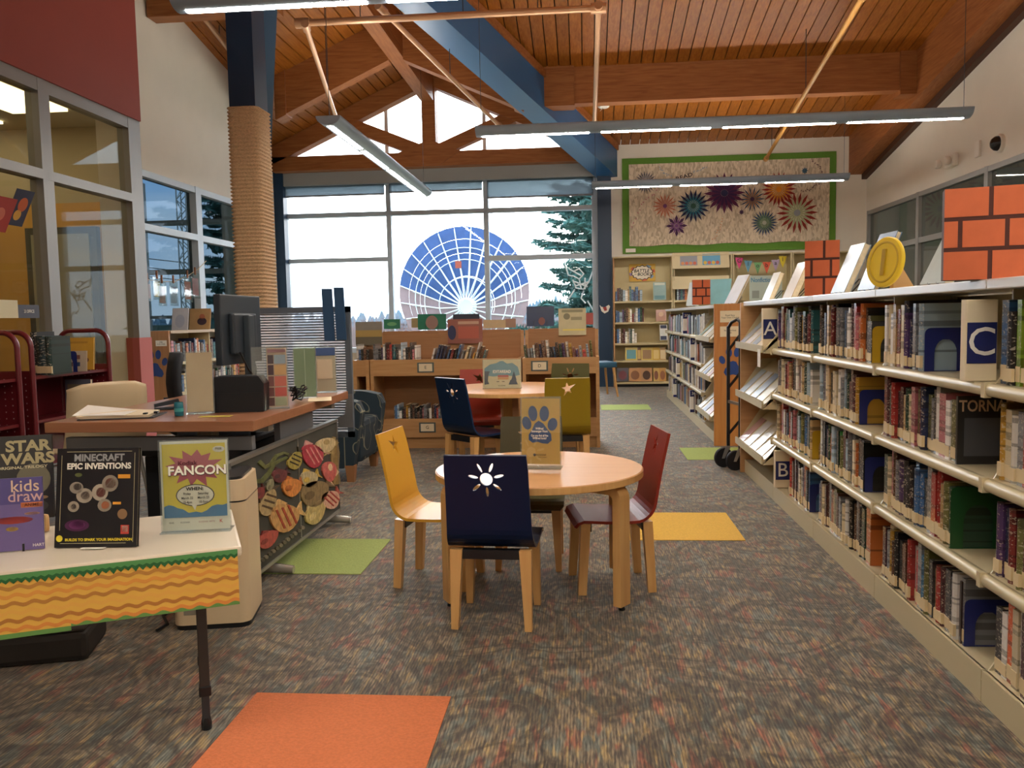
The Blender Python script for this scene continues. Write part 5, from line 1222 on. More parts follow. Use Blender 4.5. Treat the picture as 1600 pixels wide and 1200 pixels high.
# things on the desk --------------------------------------------------------------
def D(px, py, z=DZ): return at(px, py, Z=z)
t = thing('monitor', 'black computer monitor seen from behind on the desk', 'monitor', (-1.71, 4.08, DZ+.001))
BLK = mat('black_plastic', '#2a333c', .4)
MB().rbox(-.035, 0, -.22, .27, .21, .55, .006).build('screen_body', BLK, t)
MB().rbox(0, .03, -.14, .14, .26, .46, .01).build('rear_housing', BLK, t)
MB().box(-.037, -.035, -.21, .26, .225, .54).build('display', mat('dark_display', '#0c0f12', .15), t)
MB().rbox(.025, .06, -.03, .03, .0, .45, .006).build('stand_neck', mat('stand_grey', '#3a444c', .4), t)
MB().rbox(-.09, .11, -.12, .12, 0, .012, .005).build('stand_base', BLK, t)
MB().tube([(.035, -.1, .27), (.06, -.06, .18), (.07, .0, .14), (.05, .05, .2)], .005, 6).build('cable', BLACKM, t)
t = thing('receipt_printer', 'black rounded printer box on the desk in front of the monitor', 'printer', (-1.61, 3.77, DZ+.001), .12)
mb = MB(); pts = [(-.12, 0), (.12, 0), (.125, .13), (.1, .165), (-.1, .165), (-.118, .13)]
mb.prism(pts, 'xz', 0, .1); mb.build('housing', mat('black_casing', '#161a20', .35), t)
MB().box(-.09, .09, .02, .08, .1655, .168).build('lid', mat('lid_grey', '#2c3036', .4), t); MB().box(-.11, .11, -.002, 0, .085, .088).build('seam', BLACKM, t)
def holder(label, px0, px1, pyb, pyt, h, rz, cardcol, blocks=(), name='brochure_holder', lean=.12, back=False):
    c = D((px0+px1)/2, (pyb+pyt)/2); w_ = (px1-px0)/CAM_F*c.y*1.03; rz = .33
    t = thing(name, label, 'brochure holder', (c.x, c.y, DZ+.001), rz); Mt = Matrix.Rotation(-lean, 4, 'X')
    MB().box(-w_/2, w_/2, -.0015, 0, 0, h).xf(Mt).build('front_sheet', ACRYL, t); MB().box(-w_/2, w_/2, .006, .0075, 0, h).xf(Mt).build('back_sheet', ACRYL, t); MB().box(-w_/2, w_/2, -.01, .06, 0, .003).build('foot', ACRYL, t)
    if cardcol: MB().box(-w_/2+.006, w_/2-.006, .001, .004, .01, h-.008).xf(Mt).build('leaflet', mat('print_'+cardcol, cardcol, .6), t)
    for (x0, x1, z0, z1, cc) in blocks: flat(t, Mt, rect(-w_/2+w_*x0, -w_/2+w_*x1, h*z0, h*z1), cc, -.0022, 'leaflet_block')
    return t, Mt, w_, h
holder('acrylic holder with a leaflet of red, blue and green panels on the desk', 418, 452, 641, 637, .3, .5, '#c9a98c', [(.1, .9, .9, .95, '#8f6a6a'), (.1, .35, .72, .86, '#4a3a3c'), (.38, .9, .72, .86, '#8fa0a8'), (.1, .35, .54, .7, '#4a3034'), (.38, .9, .54, .7, '#cba36a'), (.1, .35, .36, .52, '#7a4a44'), (.38, .9, .36, .52, '#c46a56'), (.1, .35, .2, .34, '#6b3a36'), (.38, .9, .2, .34, '#c0584c'), (.1, .35, .05, .18, '#5a3a34'), (.38, .9, .05, .18, '#9aa080')])
holder('empty clear holder left of the red and blue leaflet', 396, 416, 644, 642, .3, .1, None, name='brochure_holder')
holder('blank backed card in a stand near the left end of the desk', 292, 335, 648, 646, .29, -.2, '#d0b48c')
holder('tall leaflet with a navy heading standing at the right end of the desk', 494, 527, 616, 612, .27, .35, '#d0bfa0', [(.05, .95, .8, .97, '#2c4a7c'), (.1, .8, .3, .72, '#c4b294')])
holder('green folder standing in a clear holder near the desk screen', 460, 496, 624, 622, .28, .25, '#7f9a6e', [(.5, .52, .05, .95, '#b9c9a8')])
p = D(280, 650); t = thing('pen_cup', 'small teal glass cup on the desk', 'cup', (p.x, p.y, DZ+.001))
MB().lathe([(.018, 0), (.02, .002), (.02, .06), (.0185, .062), (.0175, .01)], 20).build('cup', mat('teal_glass', '#1f6f80', .2), t); MB().lathe([(.0204, .02), (.0204, .035)], 20).build('band', mat('teal_light', '#3fa0a0', .4), t)
p = D(262, 640); t = thing('stapler', 'black stapler lying beside the teal cup', 'stapler', (p.x, p.y, DZ+.001), .6)
MB().rbox(-.06, .06, -.015, .015, 0, .012, .004).build('base', BLK, t); MB().hexa([(-.06, -.014, .014), (.055, -.014, .03), (-.06, .014, .014), (.055, .014, .03), (-.06, -.012, .03), (.05, -.012, .05), (-.06, .012, .03), (.05, .012, .05)]).build('arm', BLK, t)
a = D(117, 659); b_ = D(262, 651)
t = thing('paper_stack', 'stack of cream sheets on a clipboard at the left end of the desk', 'paper stack', (a.x-.01, a.y+.03, DZ+.001), .22)
MB().box(0, .32, 0, .22, 0, .004).build('clipboard', DARKM, t)
for k in range(4): MB().hexa([(.01-k*.006, .005, .005+k*.003), (.30, .0, .005+k*.003), (.0, .21, .005+k*.003), (.29, .215, .005+k*.003), (.01-k*.006, .005, .007+k*.003), (.30, .0, .007+k*.003), (.0, .21, .007+k*.003+.006*k), (.29, .215, .007+k*.003)]).build('sheet', CREAMP, t)
MB().hexa([(-.03, .03, .018), (.2, -.012, .018), (-.02, .2, .02), (.2, .21, .018), (-.03, .03, .0195), (.2, -.012, .0195), (-.02, .2, .05), (.2, .21, .0195)]).build('curled_sheet', WHITE, t)
for x in (.27, .3): MB().box(x, x+.015, .02+2*(x-.27), .045+2*(x-.27), .012, .022).build('binder_clip', BLACKM, t)
p = D(337, 651); t = tag(MB().box(-.07, .07, -.02, .025, 0, .001).build('yellow_slip', mat('yellow_paper', '#c9c04e', .6)), 'yellow paper strip lying on the desk front', 'paper'); t.location = (p.x, p.y, DZ+.001); t.rotation_euler = (0, 0, .1)
p = D(500, 624); t = tag(MB().box(-.06, .06, -.12, .1, 0, .002).build('flyer', CREAMP), 'cream flyers lying at the right end of the desk', 'paper'); t.location = (p.x, p.y, DZ+.001); t.rotation_euler = (0, 0, .3)
p = D(466, 628); t = thing('wire_tangle', 'black wire basket of cables on the desk', 'wire basket', (p.x, p.y, DZ+.003))
rnd = random.Random(21)
for k in range(9):
    q = [Vector((rnd.uniform(-.04, .04), rnd.uniform(-.05, .05), rnd.uniform(.004, .085))) for _ in range(4)]; q.append(q[0]); MB().tube(q, .0035, 5).build('wire_loop', BLACKM, t)
# chairs behind the desk -------------------------------------------------------------
t = thing('shell_chair', 'cream plastic chair behind the left end of the desk', 'chair', (-2.78, 4.5, 0), 1.0)
SHL = mat('cream_plastic', '#cdb893', .35)
vs = []; pr2 = [(.22, .43), (.2, .445), (.05, .43), (-.12, .44), (-.2, .5), (-.235, .62), (-.25, .74), (-.255, .83), (-.25, .85)]
for y, z in pr2:
    wd = .22 if z < .5 else .23-.03*(z-.5)
    for j in range(7):
        u = -1+2*j/6; vs.append((u*wd, y+.035*u*u*(1 if z > .48 else 0), z+.03*u*u*(1 if z <= .48 else 0)-(.03*abs(u)**4 if z > .8 else 0)))
mb = MB().add(vs, [(i*7+j, i*7+j+1, (i+1)*7+j+1, (i+1)*7+j) for i in range(len(pr2)-1) for j in range(6)], 0, True); o = mb.build('seat_shell', SHL, t)
md = o.modifiers.new('s', 'SOLIDIFY'); md.thickness = .008
for sx in (-1, 1):
    MB().tube([(sx*.2, .17, .43), (sx*.22, .22, 0)], .012, 8).build('leg', STEEL, t); MB().tube([(sx*.2, -.14, .43), (sx*.22, -.24, 0)], .012, 8).build('leg', STEEL, t)
t = thing('office_chair', 'black office chair behind the desk', 'chair', (-2.36, 5.15, 0), -1.1)
BF = mat('black_fabric', '#1c2128', .7)
MB().rbox(-.23, .23, -.22, .22, .44, .52, .03).build('seat', BF, t)
vs = []; 
for i in range(7):
    z = .6+.38*i/6
    for j in range(7): u = -1+2*j/6; vs.append((u*(.21-.05*max(0, (i-4)/2)**2), -.24-.03*math.sin(PI*i/6)+.06*u*u, z))
o = MB().add(vs, [(i*7+j, i*7+j+1, (i+1)*7+j+1, (i+1)*7+j) for i in range(6) for j in range(6)], 0, True).build('backrest', BF, t); md = o.modifiers.new('s', 'SOLIDIFY'); md.thickness = .03
MB().tube([(0, -.2, .46), (0, -.27, .5), (0, -.27, .7)], .018, 8).build('back_support', BLACKM, t); MB().tube([(0, 0, .1), (0, 0, .45)], .025, 10).build('gas_lift', BLACKM, t)
for k in range(5):
    a = 2*PI*k/5; MB().tube([(0, 0, .1), (.28*math.cos(a), .28*math.sin(a), .06)], [.025, .015], 8).build('base_arm', BLACKM, t); MB().lathe([(.025, 0), (.025, .045)], 12, (.28*math.cos(a), .28*math.sin(a))).build('caster', BLACKM, t)
# cream waste bin -------------------------------------------------------------------
t = thing('waste_bin', 'tall cream plastic bin with a dark seam between desk and display table', 'bin', (-1.447, 3.14, 0), .2)
CB = mat('cream_bin', '#d3bd98', .45)
def rprism(hw, hd, r, z0, z1, nm, mt, taper=0):
    p0 = rr(hw, hd, r, 5); p1 = rr(hw-taper, hd-taper, r, 5); n_ = len(p0)
    vs = [(x, y, z0) for x, y in p0]+[(x, y, z1) for x, y in p1]
    MB().add(vs, [list(range(n_))[::-1], list(range(n_, 2*n_))]).add(vs, [(i, (i+1) % n_, (i+1) % n_+n_, i+n_) for i in range(n_)], 0, True).build(nm, mt, t)
rprism(.138, .14, .04, 0, .02, 'base', BLACKM); rprism(.142, .145, .04, .02, .48, 'body', CB); rprism(.137, .14, .04, .48, .487, 'seam', BLACKM); rprism(.142, .145, .04, .487, .565, 'lid', CB, .004); rprism(.125, .128, .035, .565, .575, 'rim', BLACKM)
MB().box(-.1, -.045, -.1465, -.1455, .06, .12).build('rating_label', mat('grey_label', '#8c8474', .6), t)

# ================================================================== DISPLAY TABLE, FRONT LEFT
TA = .457; TZ2 = .55
dt = thing('display_table', 'white folding display table with paper ripple border at the lower left', 'table', (-.933, 2.172, 0), TA)
WT = mat('white_laminate', '#e0d5bf', .35, coat=.2)
for x0, x1 in ((-.62, 0), (-1.7, -.622)): MB().rbox(x0, x1, 0, .5, TZ2-.028, TZ2, .008).build('table_top', WT, dt)
LG = mat('leg_grey', '#3f3c3a', .5, .3)
for lx, ly in ((-.11, .37), (-.11, .13), (-1.55, .37), (-1.55, .13)):
    MB().rbox(lx-.014, lx+.014, ly-.014, ly+.014, .12, TZ2-.03, .003).build('leg', LG, dt); MB().rbox(lx-.011, lx+.011, ly-.011, ly+.011, .0, .13, .003).build('leg_extension', DARKM, dt)
    MB().rbox(lx-.017, lx+.017, ly-.017, ly+.017, .1, .13, .004).build('leg_collar', BLACKM, dt); MB().lathe([(.014, 0), (.015, .02), (.012, .035)], 12, (lx, ly)).build('foot_cap', BLACKM, dt)
bd = thing('paper_border', 'corrugated paper border with yellow waves and green grass edge on the table', 'paper border', (-.933, 2.172, 0), TA)
for k, (x0, x1, zb) in enumerate(((-.42, -.012, .405), (-1.6, -.42, .395))):
    y = -.004-.001*k
    MB().box(x0, x1, y-.002, y, zb, TZ2-.006).build('paper_strip', mat('border_gold', '#f0bc52', .8), bd)
    MB().box(x0, x1, y-.0023, y-.0003, zb-.012, zb).build('green_hem', mat('border_green', '#6a9a50', .8), bd)
    nn = int((x1-x0)/.006)
    for j in range(6):
        z0 = TZ2-.035-j*.021; hh = .0098; cc = ('#c98c40', '#eaa048', '#c4853c', '#f0b654', '#c07e38', '#e69444')[j]
        up_ = [(x0+(x1-x0)*i/nn, z0+.0035*math.sin((x0+(x1-x0)*i/nn)*2*PI/.045+j)) for i in range(nn+1)]
        vs = [(x, y-.0026, z) for x, z in up_]+[(x, y-.0026, z-hh) for x, z in up_]; m_ = nn+1
        MB().add(vs, [(i, i+1, m_+i+1, m_+i) for i in range(nn)]).build('wave', mat('border_'+cc, cc, .8), bd)
    for cc, z0, dep, off in (('#2f6a38', TZ2-.02, .014, -.0034), ('#5a9a58', TZ2-.014, .006, -.004)):
        ng = int((x1-x0)/.0085); vs = []
        for i in range(ng+1):
            x = x0+(x1-x0)*i/ng; vs += [(x, y+off, TZ2-.005), (x, y+off, z0-dep*(.2 if i % 2 else 1)*R(.7, 1.1))]
        MB().add(vs, [(2*i, 2*i+2, 2*i+3, 2*i+1) for i in range(ng)]).build('grass_edge', mat('border_'+cc, cc, .8), bd)
# books on it
def stand_book(label, px0, px1, py, h, d, col, lean, rz, dy=0, **k):
    a, b_ = at(px0, py, Z=TZ2+.003), at(px1, py, Z=TZ2+.003); w_ = k.pop('w', (b_-a).length); c = (a+b_)/2
    return face_book(label, c.x, c.y+dy, TZ2+.003, w_, h, d, col, 'books on the display table', rz, lean, **k)
GLD = '#d9cfa0'
t = stand_book('black book titled Epic Inventions standing on the display table', 84, 214, 855, .268, .014, '#17151a', .17, .06, w=.226,
    texts=[('MINECRAFT', .52, .9, .026, '#9a9a98', .035, 1.0), ('EPIC INVENTIONS', .52, .815, .022, '#ece6d6', .04, 1.0), ('BUILDS TO SPARK YOUR IMAGINATION', .54, .075, .0098, '#e3cf3a', .035, 1.05)],
    art=[(.25, .6, .085, .06, '#8f8578', 'ell'), (.26, .61, .05, .035, '#4a3f3c', 'ell'), (.35, .52, .1, .075, '#a09484', 'ell'), (.36, .52, .055, .04, '#5a4a44', 'ell'), (.54, .55, .1, .085, '#a89c8a', 'ell'), (.55, .55, .06, .05, '#6b4038', 'ell'), (.66, .64, .1, .085, '#8f8272', 'ell'), (.665, .64, .065, .055, '#7a4638', 'ell'), (.22, .41, .07, .055, '#9a8e7c', 'ell'), (.22, .41, .035, .028, '#4a3f3c', 'ell'), (.6, .42, .085, .065, '#8f8474', 'ell'), (.61, .42, .05, .04, '#b06a48', 'ell'), (.83, .71, .075, .02, '#e09a34', 'box'), (.75, .44, .05, .013, '#e09a34', 'box'), (.27, .22, .15, .06, '#4f2348', 'ell'), (.27, .225, .1, .045, '#7a3a70', 'ell'), (.82, .33, .06, .052, '#8a6a4a', 'ell'), (.27, .73, .045, .02, '#5a5f34', 'ell'), (.855, .175, .05, .045, '#c0483c', 'box'), (.855, .18, .035, .03, '#e0c8b8', 'box'), (.06, .09, .04, .033, '#e3cf3a', 'ell'), (.47, .04, .4, .0018, GLD, 'box'), (.52, .965, .4, .0018, GLD, 'box'), (.06, .55, .0022, .38, GLD, 'box'), (.955, .5, .0022, .45, GLD, 'box')])
MB().box(-.03, .03, -.02, .05, -.003, 0).build('easel_foot', WHITE, t)
p = stand_book('purple Kids Draw book with a red figure at the table edge', -32, 48, 862, .195, .008, '#4f4580', .1, .35, w=.19,
    texts=[('kids', .78, .88, .045, '#d6b8a0', .005, 1), ('draw', .78, .74, .042, '#c9a0a0', .005, 1), ('ANIME', .86, .62, .012, '#5a2418', .01, 1), ('HART', .93, .06, .011, '#e6e0d6', .01, 1)],
    art=[(.5, .32, .5, .32, '#6a5a8c', 'box'), (.86, .62, .14, .035, '#d07848', 'box'), (.62, .42, .25, .05, '#a83c30', 'ell'), (.86, .5, .1, .02, '#d8a07a', 'ell'), (.6, .3, .08, .03, '#d9b03a', 'ell')])
MB().tube([(.05, -.02, .0), (.05, -.02, .02)], .003, 6).build('easel_prong', BLACKM, p)
stand_book('tall black Star Wars book behind the purple one', -70, 71, 815, .262, .02, '#1e1d1c', .12, .42, w=.3,
    texts=[('STAR', .78, .87, .046, '#a89c74', .04, 1.15), ('WARS', .78, .72, .046, '#a89c74', .04, 1.15), ('ORIGINAL TRILOGY', .72, .62, .012, '#c9bf9a', .02, 1.3)], art=[(.82, .47, .16, .19, '#6a6450', 'ell'), (.9, .25, .05, .02, '#8a6a48', 'ell'), (.8, .15, .15, .08, '#3a3632', 'ell')])
p = at(58, 833, Z=TZ2); tag(MB().rbox(p.x-.03, p.x+.03, p.y, p.y+.02, TZ2+.001, TZ2+.055, .01).build('easel_block', mat('plywood', '#c9a06a', .7)), 'small wooden easel block between the black and purple books', 'easel')
# FanCon sign
a, b_ = at(252, 836, Z=TZ2), at(356, 829, Z=TZ2); c = (a+b_)/2
t, Mt = sign('yellow FanCon event sign in an acrylic stand on the display table', c.x, c.y+.012, TZ2+.001, .196, .268, .22, .03, .05)
flat(t, Mt, rect(-.094, .094, .004, .264), '#e4e4d4', .003); flat(t, Mt, rect(-.088, .088, .042, .256), '#e6d12c', .002)
cl = [(-.088, .042), (-.088, .075), (-.075, .08), (-.062, .077), (-.05, .07), (-.035, .066), (-.02, .055), (.0, .058), (.015, .054), (.03, .06), (.045, .072), (.06, .076), (.075, .074), (.088, .078), (.088, .042)]
flat(t, Mt, cl, '#2a7cae', .0014, 'cloud_print')
bc = (0, .186); sp = []
for i in range(24):
    a_ = 2*PI*i/24+.13; r_ = (1.0 if i % 2 else .62)*R(.9, 1.05); sp.append((bc[0]+.086*r_*math.cos(a_), bc[1]+.058*r_*math.sin(a_)))
flat(t, Mt, sp, '#c04858', .0012, 'burst_print')
flat(t, Mt, ell(0, .106, .054, .032, 24), '#1c1a1c', .001, 'balloon_outline'); flat(t, Mt, ell(0, .106, .051, .0295, 24), '#efe9d6', .0006, 'balloon_print'); flat(t, Mt, [(-.012, .08), (.004, .078), (-.002, .062)], '#efe9d6', .0005, 'balloon_tail')
wtext('Kodiak', .017, '#5a2430', t, Mt, -.018, .2, .02, 1.1); wtext('FANCON', .037, '#2a1418', t, Mt, .009, .1765, .045, 1.05, y=-.0016); wtext('FANCON', .037, '#f3eedd', t, Mt, .009, .178, .028, 1.05, y=-.0024)
wtext('WHEN:', .0135, '#1c1a1c', t, Mt, 0, .125, .03, 1.1)
for x_, ls in ((-.022, ('Friday', 'March 22', '10-4pm')), (.023, ('Saturday', 'March 23', '10-5pm'))):
    for k, s_ in enumerate(ls): wtext(s_, .0095, '#1c1a1c', t, Mt, x_, .111-k*.0125, .015, .9)
flat(t, Mt, ell(.07, .238, .017, .009, 14), '#e4e0cc', .001, 'balloon_print'); wtext('FREE', .009, '#3a3a3a', t, Mt, .07, .239, .01)
for x_, s_, cc in ((-.068, 'KHS', '#4a4a40'), (-.03, 'KODIAK', '#6a6f68'), (.03, 'KODIAK ARTS', '#a07a72'), (.07, 'K', '#b03a34')): wtext(s_, .007 if len(s_) > 1 else .014, cc, t, Mt, x_, .028, .01)
# dark carton and cord on the floor under the table
t = thing('floor_box', 'dark low box on the floor under the display table', 'box', (-1.95, 2.75, 0), .3)
MB().rbox(-.25, .2, -.12, .15, 0, .1, .02).build('carton', mat('dark_carton', '#2c2824', .8), t); MB().rbox(-.24, .19, -.11, .14, .1, .115, .01).build('lid', mat('dark_carton_lid', '#342f2a', .8), t)
rnd = random.Random(5); q = [at(245, 985, Z=.012), at(262, 975, Z=.012), at(255, 962, Z=.012), at(270, 955, Z=.012), at(290, 965, Z=.012)]
tag(MB().tube(q, .006, 6).build('extension_lead', BLACKM), 'black power cord on the carpet left of the cream bin', 'cord')

# ================================================================== RED BOOK CARTS
CR = mat('cart_red', '#6b1a22', .35, coat=.4)
def cart(label, x0, x1, y0, y1):
    t = thing('book_cart', label, 'book cart', (x0, y0, 0), 0, 'red book carts'); W_ = x1-x0; L_ = y1-y0
    for y in (0, L_):
        pts = [(0, y, .1), (0, y, 1.02)]+[(.1-.1*math.cos(PI/2*i/6), y, 1.02+.1*math.sin(PI/2*i/6)) for i in range(1, 7)]+[(W_-.1+.1*math.sin(PI/2*i/6), y, 1.02+.1*math.cos(PI/2*i/6)) for i in range(0, 7)]+[(W_, y, .1)]
        MB().tube(pts, .018, 10).build('end_hoop', CR, t)
        e = MB().box(.018, W_-.018, y-.003, y+.003, .3, .86).build('end_panel', CR, t)
        mb = MB()
        for i in range(7):
            for j in range(12):
                x_, z_ = .05+i*(W_-.1)/6, .34+j*.043; mb.add([(x_-.004, y-.0045, z_-.004), (x_+.004, y-.0045, z_-.004), (x_+.004, y-.0045, z_+.004), (x_-.004, y-.0045, z_+.004)], [(0, 1, 2, 3)])
        tag(mb.build('perforations', mat('punched_hole', '#b9a09a', .6), e), kind='stuff')
        for x in (.0, W_): MB().lathe([(.045, 0), (.045, .03)], 16).xf(Matrix.Translation((x-.015, y, .045)) @ Matrix.Rotation(PI/2, 4, 'Y')).build('caster', BLACKM, t)
    MB().box(.0, .006, .02, L_-.02, .2, .8).build('side_panel', CR, t)
    for z in (.2, .5, .8):
        MB().hexa([(.02, 0, z-.03), (W_-.01, 0, z), (.02, L_, z-.03), (W_-.01, L_, z), (.02, 0, z-.01), (W_-.01, 0, z+.02), (.02, L_, z-.01), (W_-.01, L_, z+.02)]).build('shelf', CR, t)
    return t
cart('red metal book cart holding the yellow book, beside the desk', -4.1, -3.7, 5.36, 6.28)
cart('red metal book cart cut off by the left edge of the photo', -4.1, -3.7, 4.3, 5.22)
a = at(112, 577, Y=6.0); face_book('yellow paperback face-out on the red cart', a.x+.05, 6.0, .83, .24, .24, .015, '#d0a038', 'books on the red cart', .0, .12, [('', .5, .5, .02, '#3a2a20', 0, 1)], [(.5, .85, .3, .03, '#b98a30', 'box'), (.75, .3, .1, .08, '#7a4a3a', 'ell')])
a = at(106, 580, Y=5.8); face_book('white picture-grid book in front of the yellow one on the red cart', a.x+.03, 5.85, .825, .16, .15, .012, '#c9b8a0', 'books on the red cart', 0, .1, (), [(.25, .7, .1, .1, '#5a5f58', 'box'), (.6, .7, .1, .1, '#8a5a4a', 'box'), (.25, .35, .1, .1, '#6a4a44', 'box'), (.6, .35, .1, .1, '#3a4a6a', 'box')])
a = at(97, 580, Y=5.7); bookend(a.x, 5.78, .825, 'navy bookend on the top shelf of the red cart', '#16246b', .13, .15)
book_row((at(48, 580, Y=5.5).x, 5.5), (at(84, 580, Y=5.5).x, 5.5), .822, 0, 'top shelf of the red cart', 'dark books on the red cart', .04, .05, .26, .3, .2, cat='tall book', name='cart_book', seed=5, force={1: ('black', '#1a2026'), 2: ('dark teal', '#15343c'), 3: ('dark green', '#123c3a')}, ordfrom='from left')
a = at(117, 655, Y=5.9); face_book('worn blue-brown book on the lower shelf of the red cart', a.x, 5.95, .52, .2, .24, .03, '#5a5a66', 'books on the red cart', 0, .05, (), [(.5, .6, .4, .25, '#7a6a58', 'box'), (.5, .15, .4, .12, '#24406a', 'box')])
# things in the office glass
g0 = XRED+.035
def office_card(label, px0, px1, py0, py1, col, rot=0, name='poster', cat='poster', txt=None, art=()):
    a = at(px0, py1, X=g0); b_ = at(px1, py1, X=g0); c = at(px0, py0, X=g0)
    t = thing(name, label, cat, (g0, (a.y+b_.y)/2, a.z)); t.rotation_euler = (rot, 0, PI/2)
    w_ = abs(b_.y-a.y); h_ = c.z-a.z
    MB().box(-w_/2, w_/2, 0, .004, 0, h_).build('sheet', mat('print_'+col, col, .5), t)
    for (cx_, cz_, rx, rz_, cc) in art: MB().add([(x*w_-w_/2, -.001, z*h_) for x, z in ell(cx_, cz_, rx, rz_)], [list(range(20))]).build('print', mat('print_'+cc, cc, .5), t)
    if txt: lettering(txt, h_*.34, WHITE, t, (0, -.002, h_*.5), (PI/2, 0, 0), .01, sx=.8)
office_card('dark plaque reading 23 OFFICE on the glazed office front', 29, 62, 476, 497, '#3c3a48', 0, 'office_sign', 'sign', '23 OFFICE')
office_card('cream printed notice left of the office plaque', -10, 29, 468, 497, '#d8cda4')
office_card('navy and orange book cover hanging point-up in the office window', 6, 34, 290, 350, '#2a2f4c', .45, art=[(.6, .6, .25, .2, '#c9602c'), (.5, .3, .2, .15, '#d8a23c')])
office_card('red book cover hanging point-up at the left photo edge', -30, 8, 300, 358, '#a8332c', .45, art=[(.5, .5, .2, .2, '#d0705a')])
# ================================================================== BOOKS AND BAGS BY THE LEFT WINDOW
for lab, p0, p1, q0, q1, y, c, art in (('white picture book standing on the low left bookcase', 268, 293, 481, 516, 9.1, '#c9ccd6', [(.5, .4, .3, .3, '#b0b8cc', 'ell')]), ('tan picture book with a small figure on the low left bookcase', 291, 328, 483, 516, 9.7, '#c29c6c', [(.65, .6, .12, .14, '#b06a50', 'ell'), (.65, .38, .2, .18, '#4a3a44', 'ell')])):
    a = at(p0, q1, Y=y); b_ = at(p1, q1, Y=y); c_ = at(p0, q0, Y=y)
    face_book(lab, (a.x+b_.x)/2, y, ZT+.002, b_.x-a.x, c_.z-a.z, .015, c, 'books on the low left bookcase', 0, .2, (), art)
XS = XL+.06
bags = [(232, 437, 470), (247, 433, 468), (255, 440, 478), (273, 440, 478), (295, 432, 472), (307, 427, 466)]
cord = [at(px, py, X=XS) for px, py in ((218, 427), (232, 437), (255, 440), (273, 440), (295, 430), (310, 420), (322, 408))]
tag(MB().tube(cord, .004, 5).build('clothes_line', mat('twine', '#c9b89a', .8)), 'string line of pegged bags across the left window', 'string')
for k, (px, q0, q1) in enumerate(bags):
    a = at(px-8, q1, X=XS+.012); b_ = at(px+8, q1, X=XS+.012); c = at(px, q0, X=XS+.012); w_ = abs(b_.y-a.y)*.8; h_ = c.z-a.z
    cc = ('#b0704a', '#d0b040', '#a0503a', '#8fa0c0', '#b05a3c', '#b0606a')[k]
    t = thing('pegged_bag', 'clear bag with %s picture pegged %s on the line in the left window' % (('an orange', 'a yellow', 'a red-brown', 'a pale blue', 'a rust', 'a pink')[k], ordn(k+1)), 'bag', (XS+.012, (a.y+b_.y)/2, a.z), PI/2, 'pegged bags')
    MB().box(-w_/2, w_/2, 0, .003, 0, h_).build('clear_bag', ACRYL, t); MB().box(-w_*.36, w_*.36, .0035, .005, h_*.12, h_*.8).build('picture', mat('print_'+cc, cc, .6, noise=.3, nscale=14), t)
    MB().rbox(-.008, .008, -.006, .012, h_-.02, h_+.07, .002).build('clothes_peg', mat('peg_wood', '#8a5a3c', .7), t)
# ================================================================== ARMCHAIR, DOLLY, SIDE CHAIR
def scribble():
    m = bpy.data.materials.new('scribble_fabric'); m.use_nodes = True; t = m.node_tree; b = t.nodes['Principled BSDF']; b.inputs['Roughness'].default_value = .75; L = t.links.new; N = t.nodes.new
    tc = N('ShaderNodeTexCoord'); n1 = N('ShaderNodeTexNoise'); n1.inputs['Scale'].default_value = 8; n1.inputs['Detail'].default_value = 0; L(tc.outputs['Object'], n1.inputs[0])
    r = N('ShaderNodeValToRGB'); e = r.color_ramp.elements; e[0].position = .478; e[0].color = (0, 0, 0, 1); e[1].position = .5; e[1].color = (1, 1, 1, 1); q = e.new(.522); q.color = (0, 0, 0, 1)
    L(n1.outputs[0], r.inputs[0]); mx = N('ShaderNodeMix'); mx.data_type = 'RGBA'; L(r.outputs[0], mx.inputs[0]); mx.inputs[6].default_value = lin('#22343f'); mx.inputs[7].default_value = lin('#93927c'); L(mx.outputs[2], b.inputs['Base Color']); return m
SF = scribble()
t = thing('armchair', 'dark upholstered armchair with scribble-line fabric behind the desk screen', 'armchair', (-2.35, 5.86, 0))
MB().rbox(.1, .72, .1, .68, .12, .42, .04).build('seat', SF, t)
MB().rbox(0, .18, .05, .72, .12, .82, .06).build('backrest', SF, t)
for y in (0, .64):
    pts = [(0, .1), (.68, .1), (.72, .3), (.75, .5), (.72, .575), (.6, .6), (0, .62)]
    MB().prism(pts, 'xz', y, y+.13).build('arm', SF, t)
for x in (.06, .66):
    for y in (.03, .68): MB().hexa([(x-.025, y-.025, 0), (x+.025, y-.025, 0), (x-.025, y+.025, 0), (x+.025, y+.025, 0), (x-.035, y-.035, .12), (x+.035, y-.035, .12), (x-.035, y+.035, .12), (x+.035, y+.035, .12)]).build('leg', mat('leg_wood', '#a5744c', .5), t)
# upright folded dolly
dl = thing('folded_dolly', 'black folding cart standing on end beside the paw-print panel', 'cart', (1.05, 6.29, 0))
for x, yo, h in ((.012, .12, 1.06), (.075, -.02, 1.1)):
    MB().rbox(x-.012, x+.012, yo-.012, yo+.012, .14, h, .004).build('upright', BLACKM, dl)
    MB().lathe([(.07, -.013), (.075, -.008), (.075, .008), (.07, .013)], 28).xf(Matrix.Translation((x-.035, yo, .076)) @ Matrix.Rotation(.35, 4, 'Z') @ Matrix.Rotation(PI/2, 4, 'X')).build('wheel', mat('rubber', '#14161c', .6), dl)
    MB().prism([(x-.05, .07), (x-.03, .07), (x+.015, .165), (x-.02, .165)], 'xz', yo-.022, yo-.016).build('caster_fork', STEEL, dl)
MB().tube([(.012, .12, 1.05), (.03, .08, 1.09), (.06, .01, 1.11), (.075, -.02, 1.09)], .012, 8).build('handle_bend', BLACKM, dl)
MB().bar((.012, .12, .5), (.075, -.02, .49), .02, .02).build('rung', STEEL, dl)
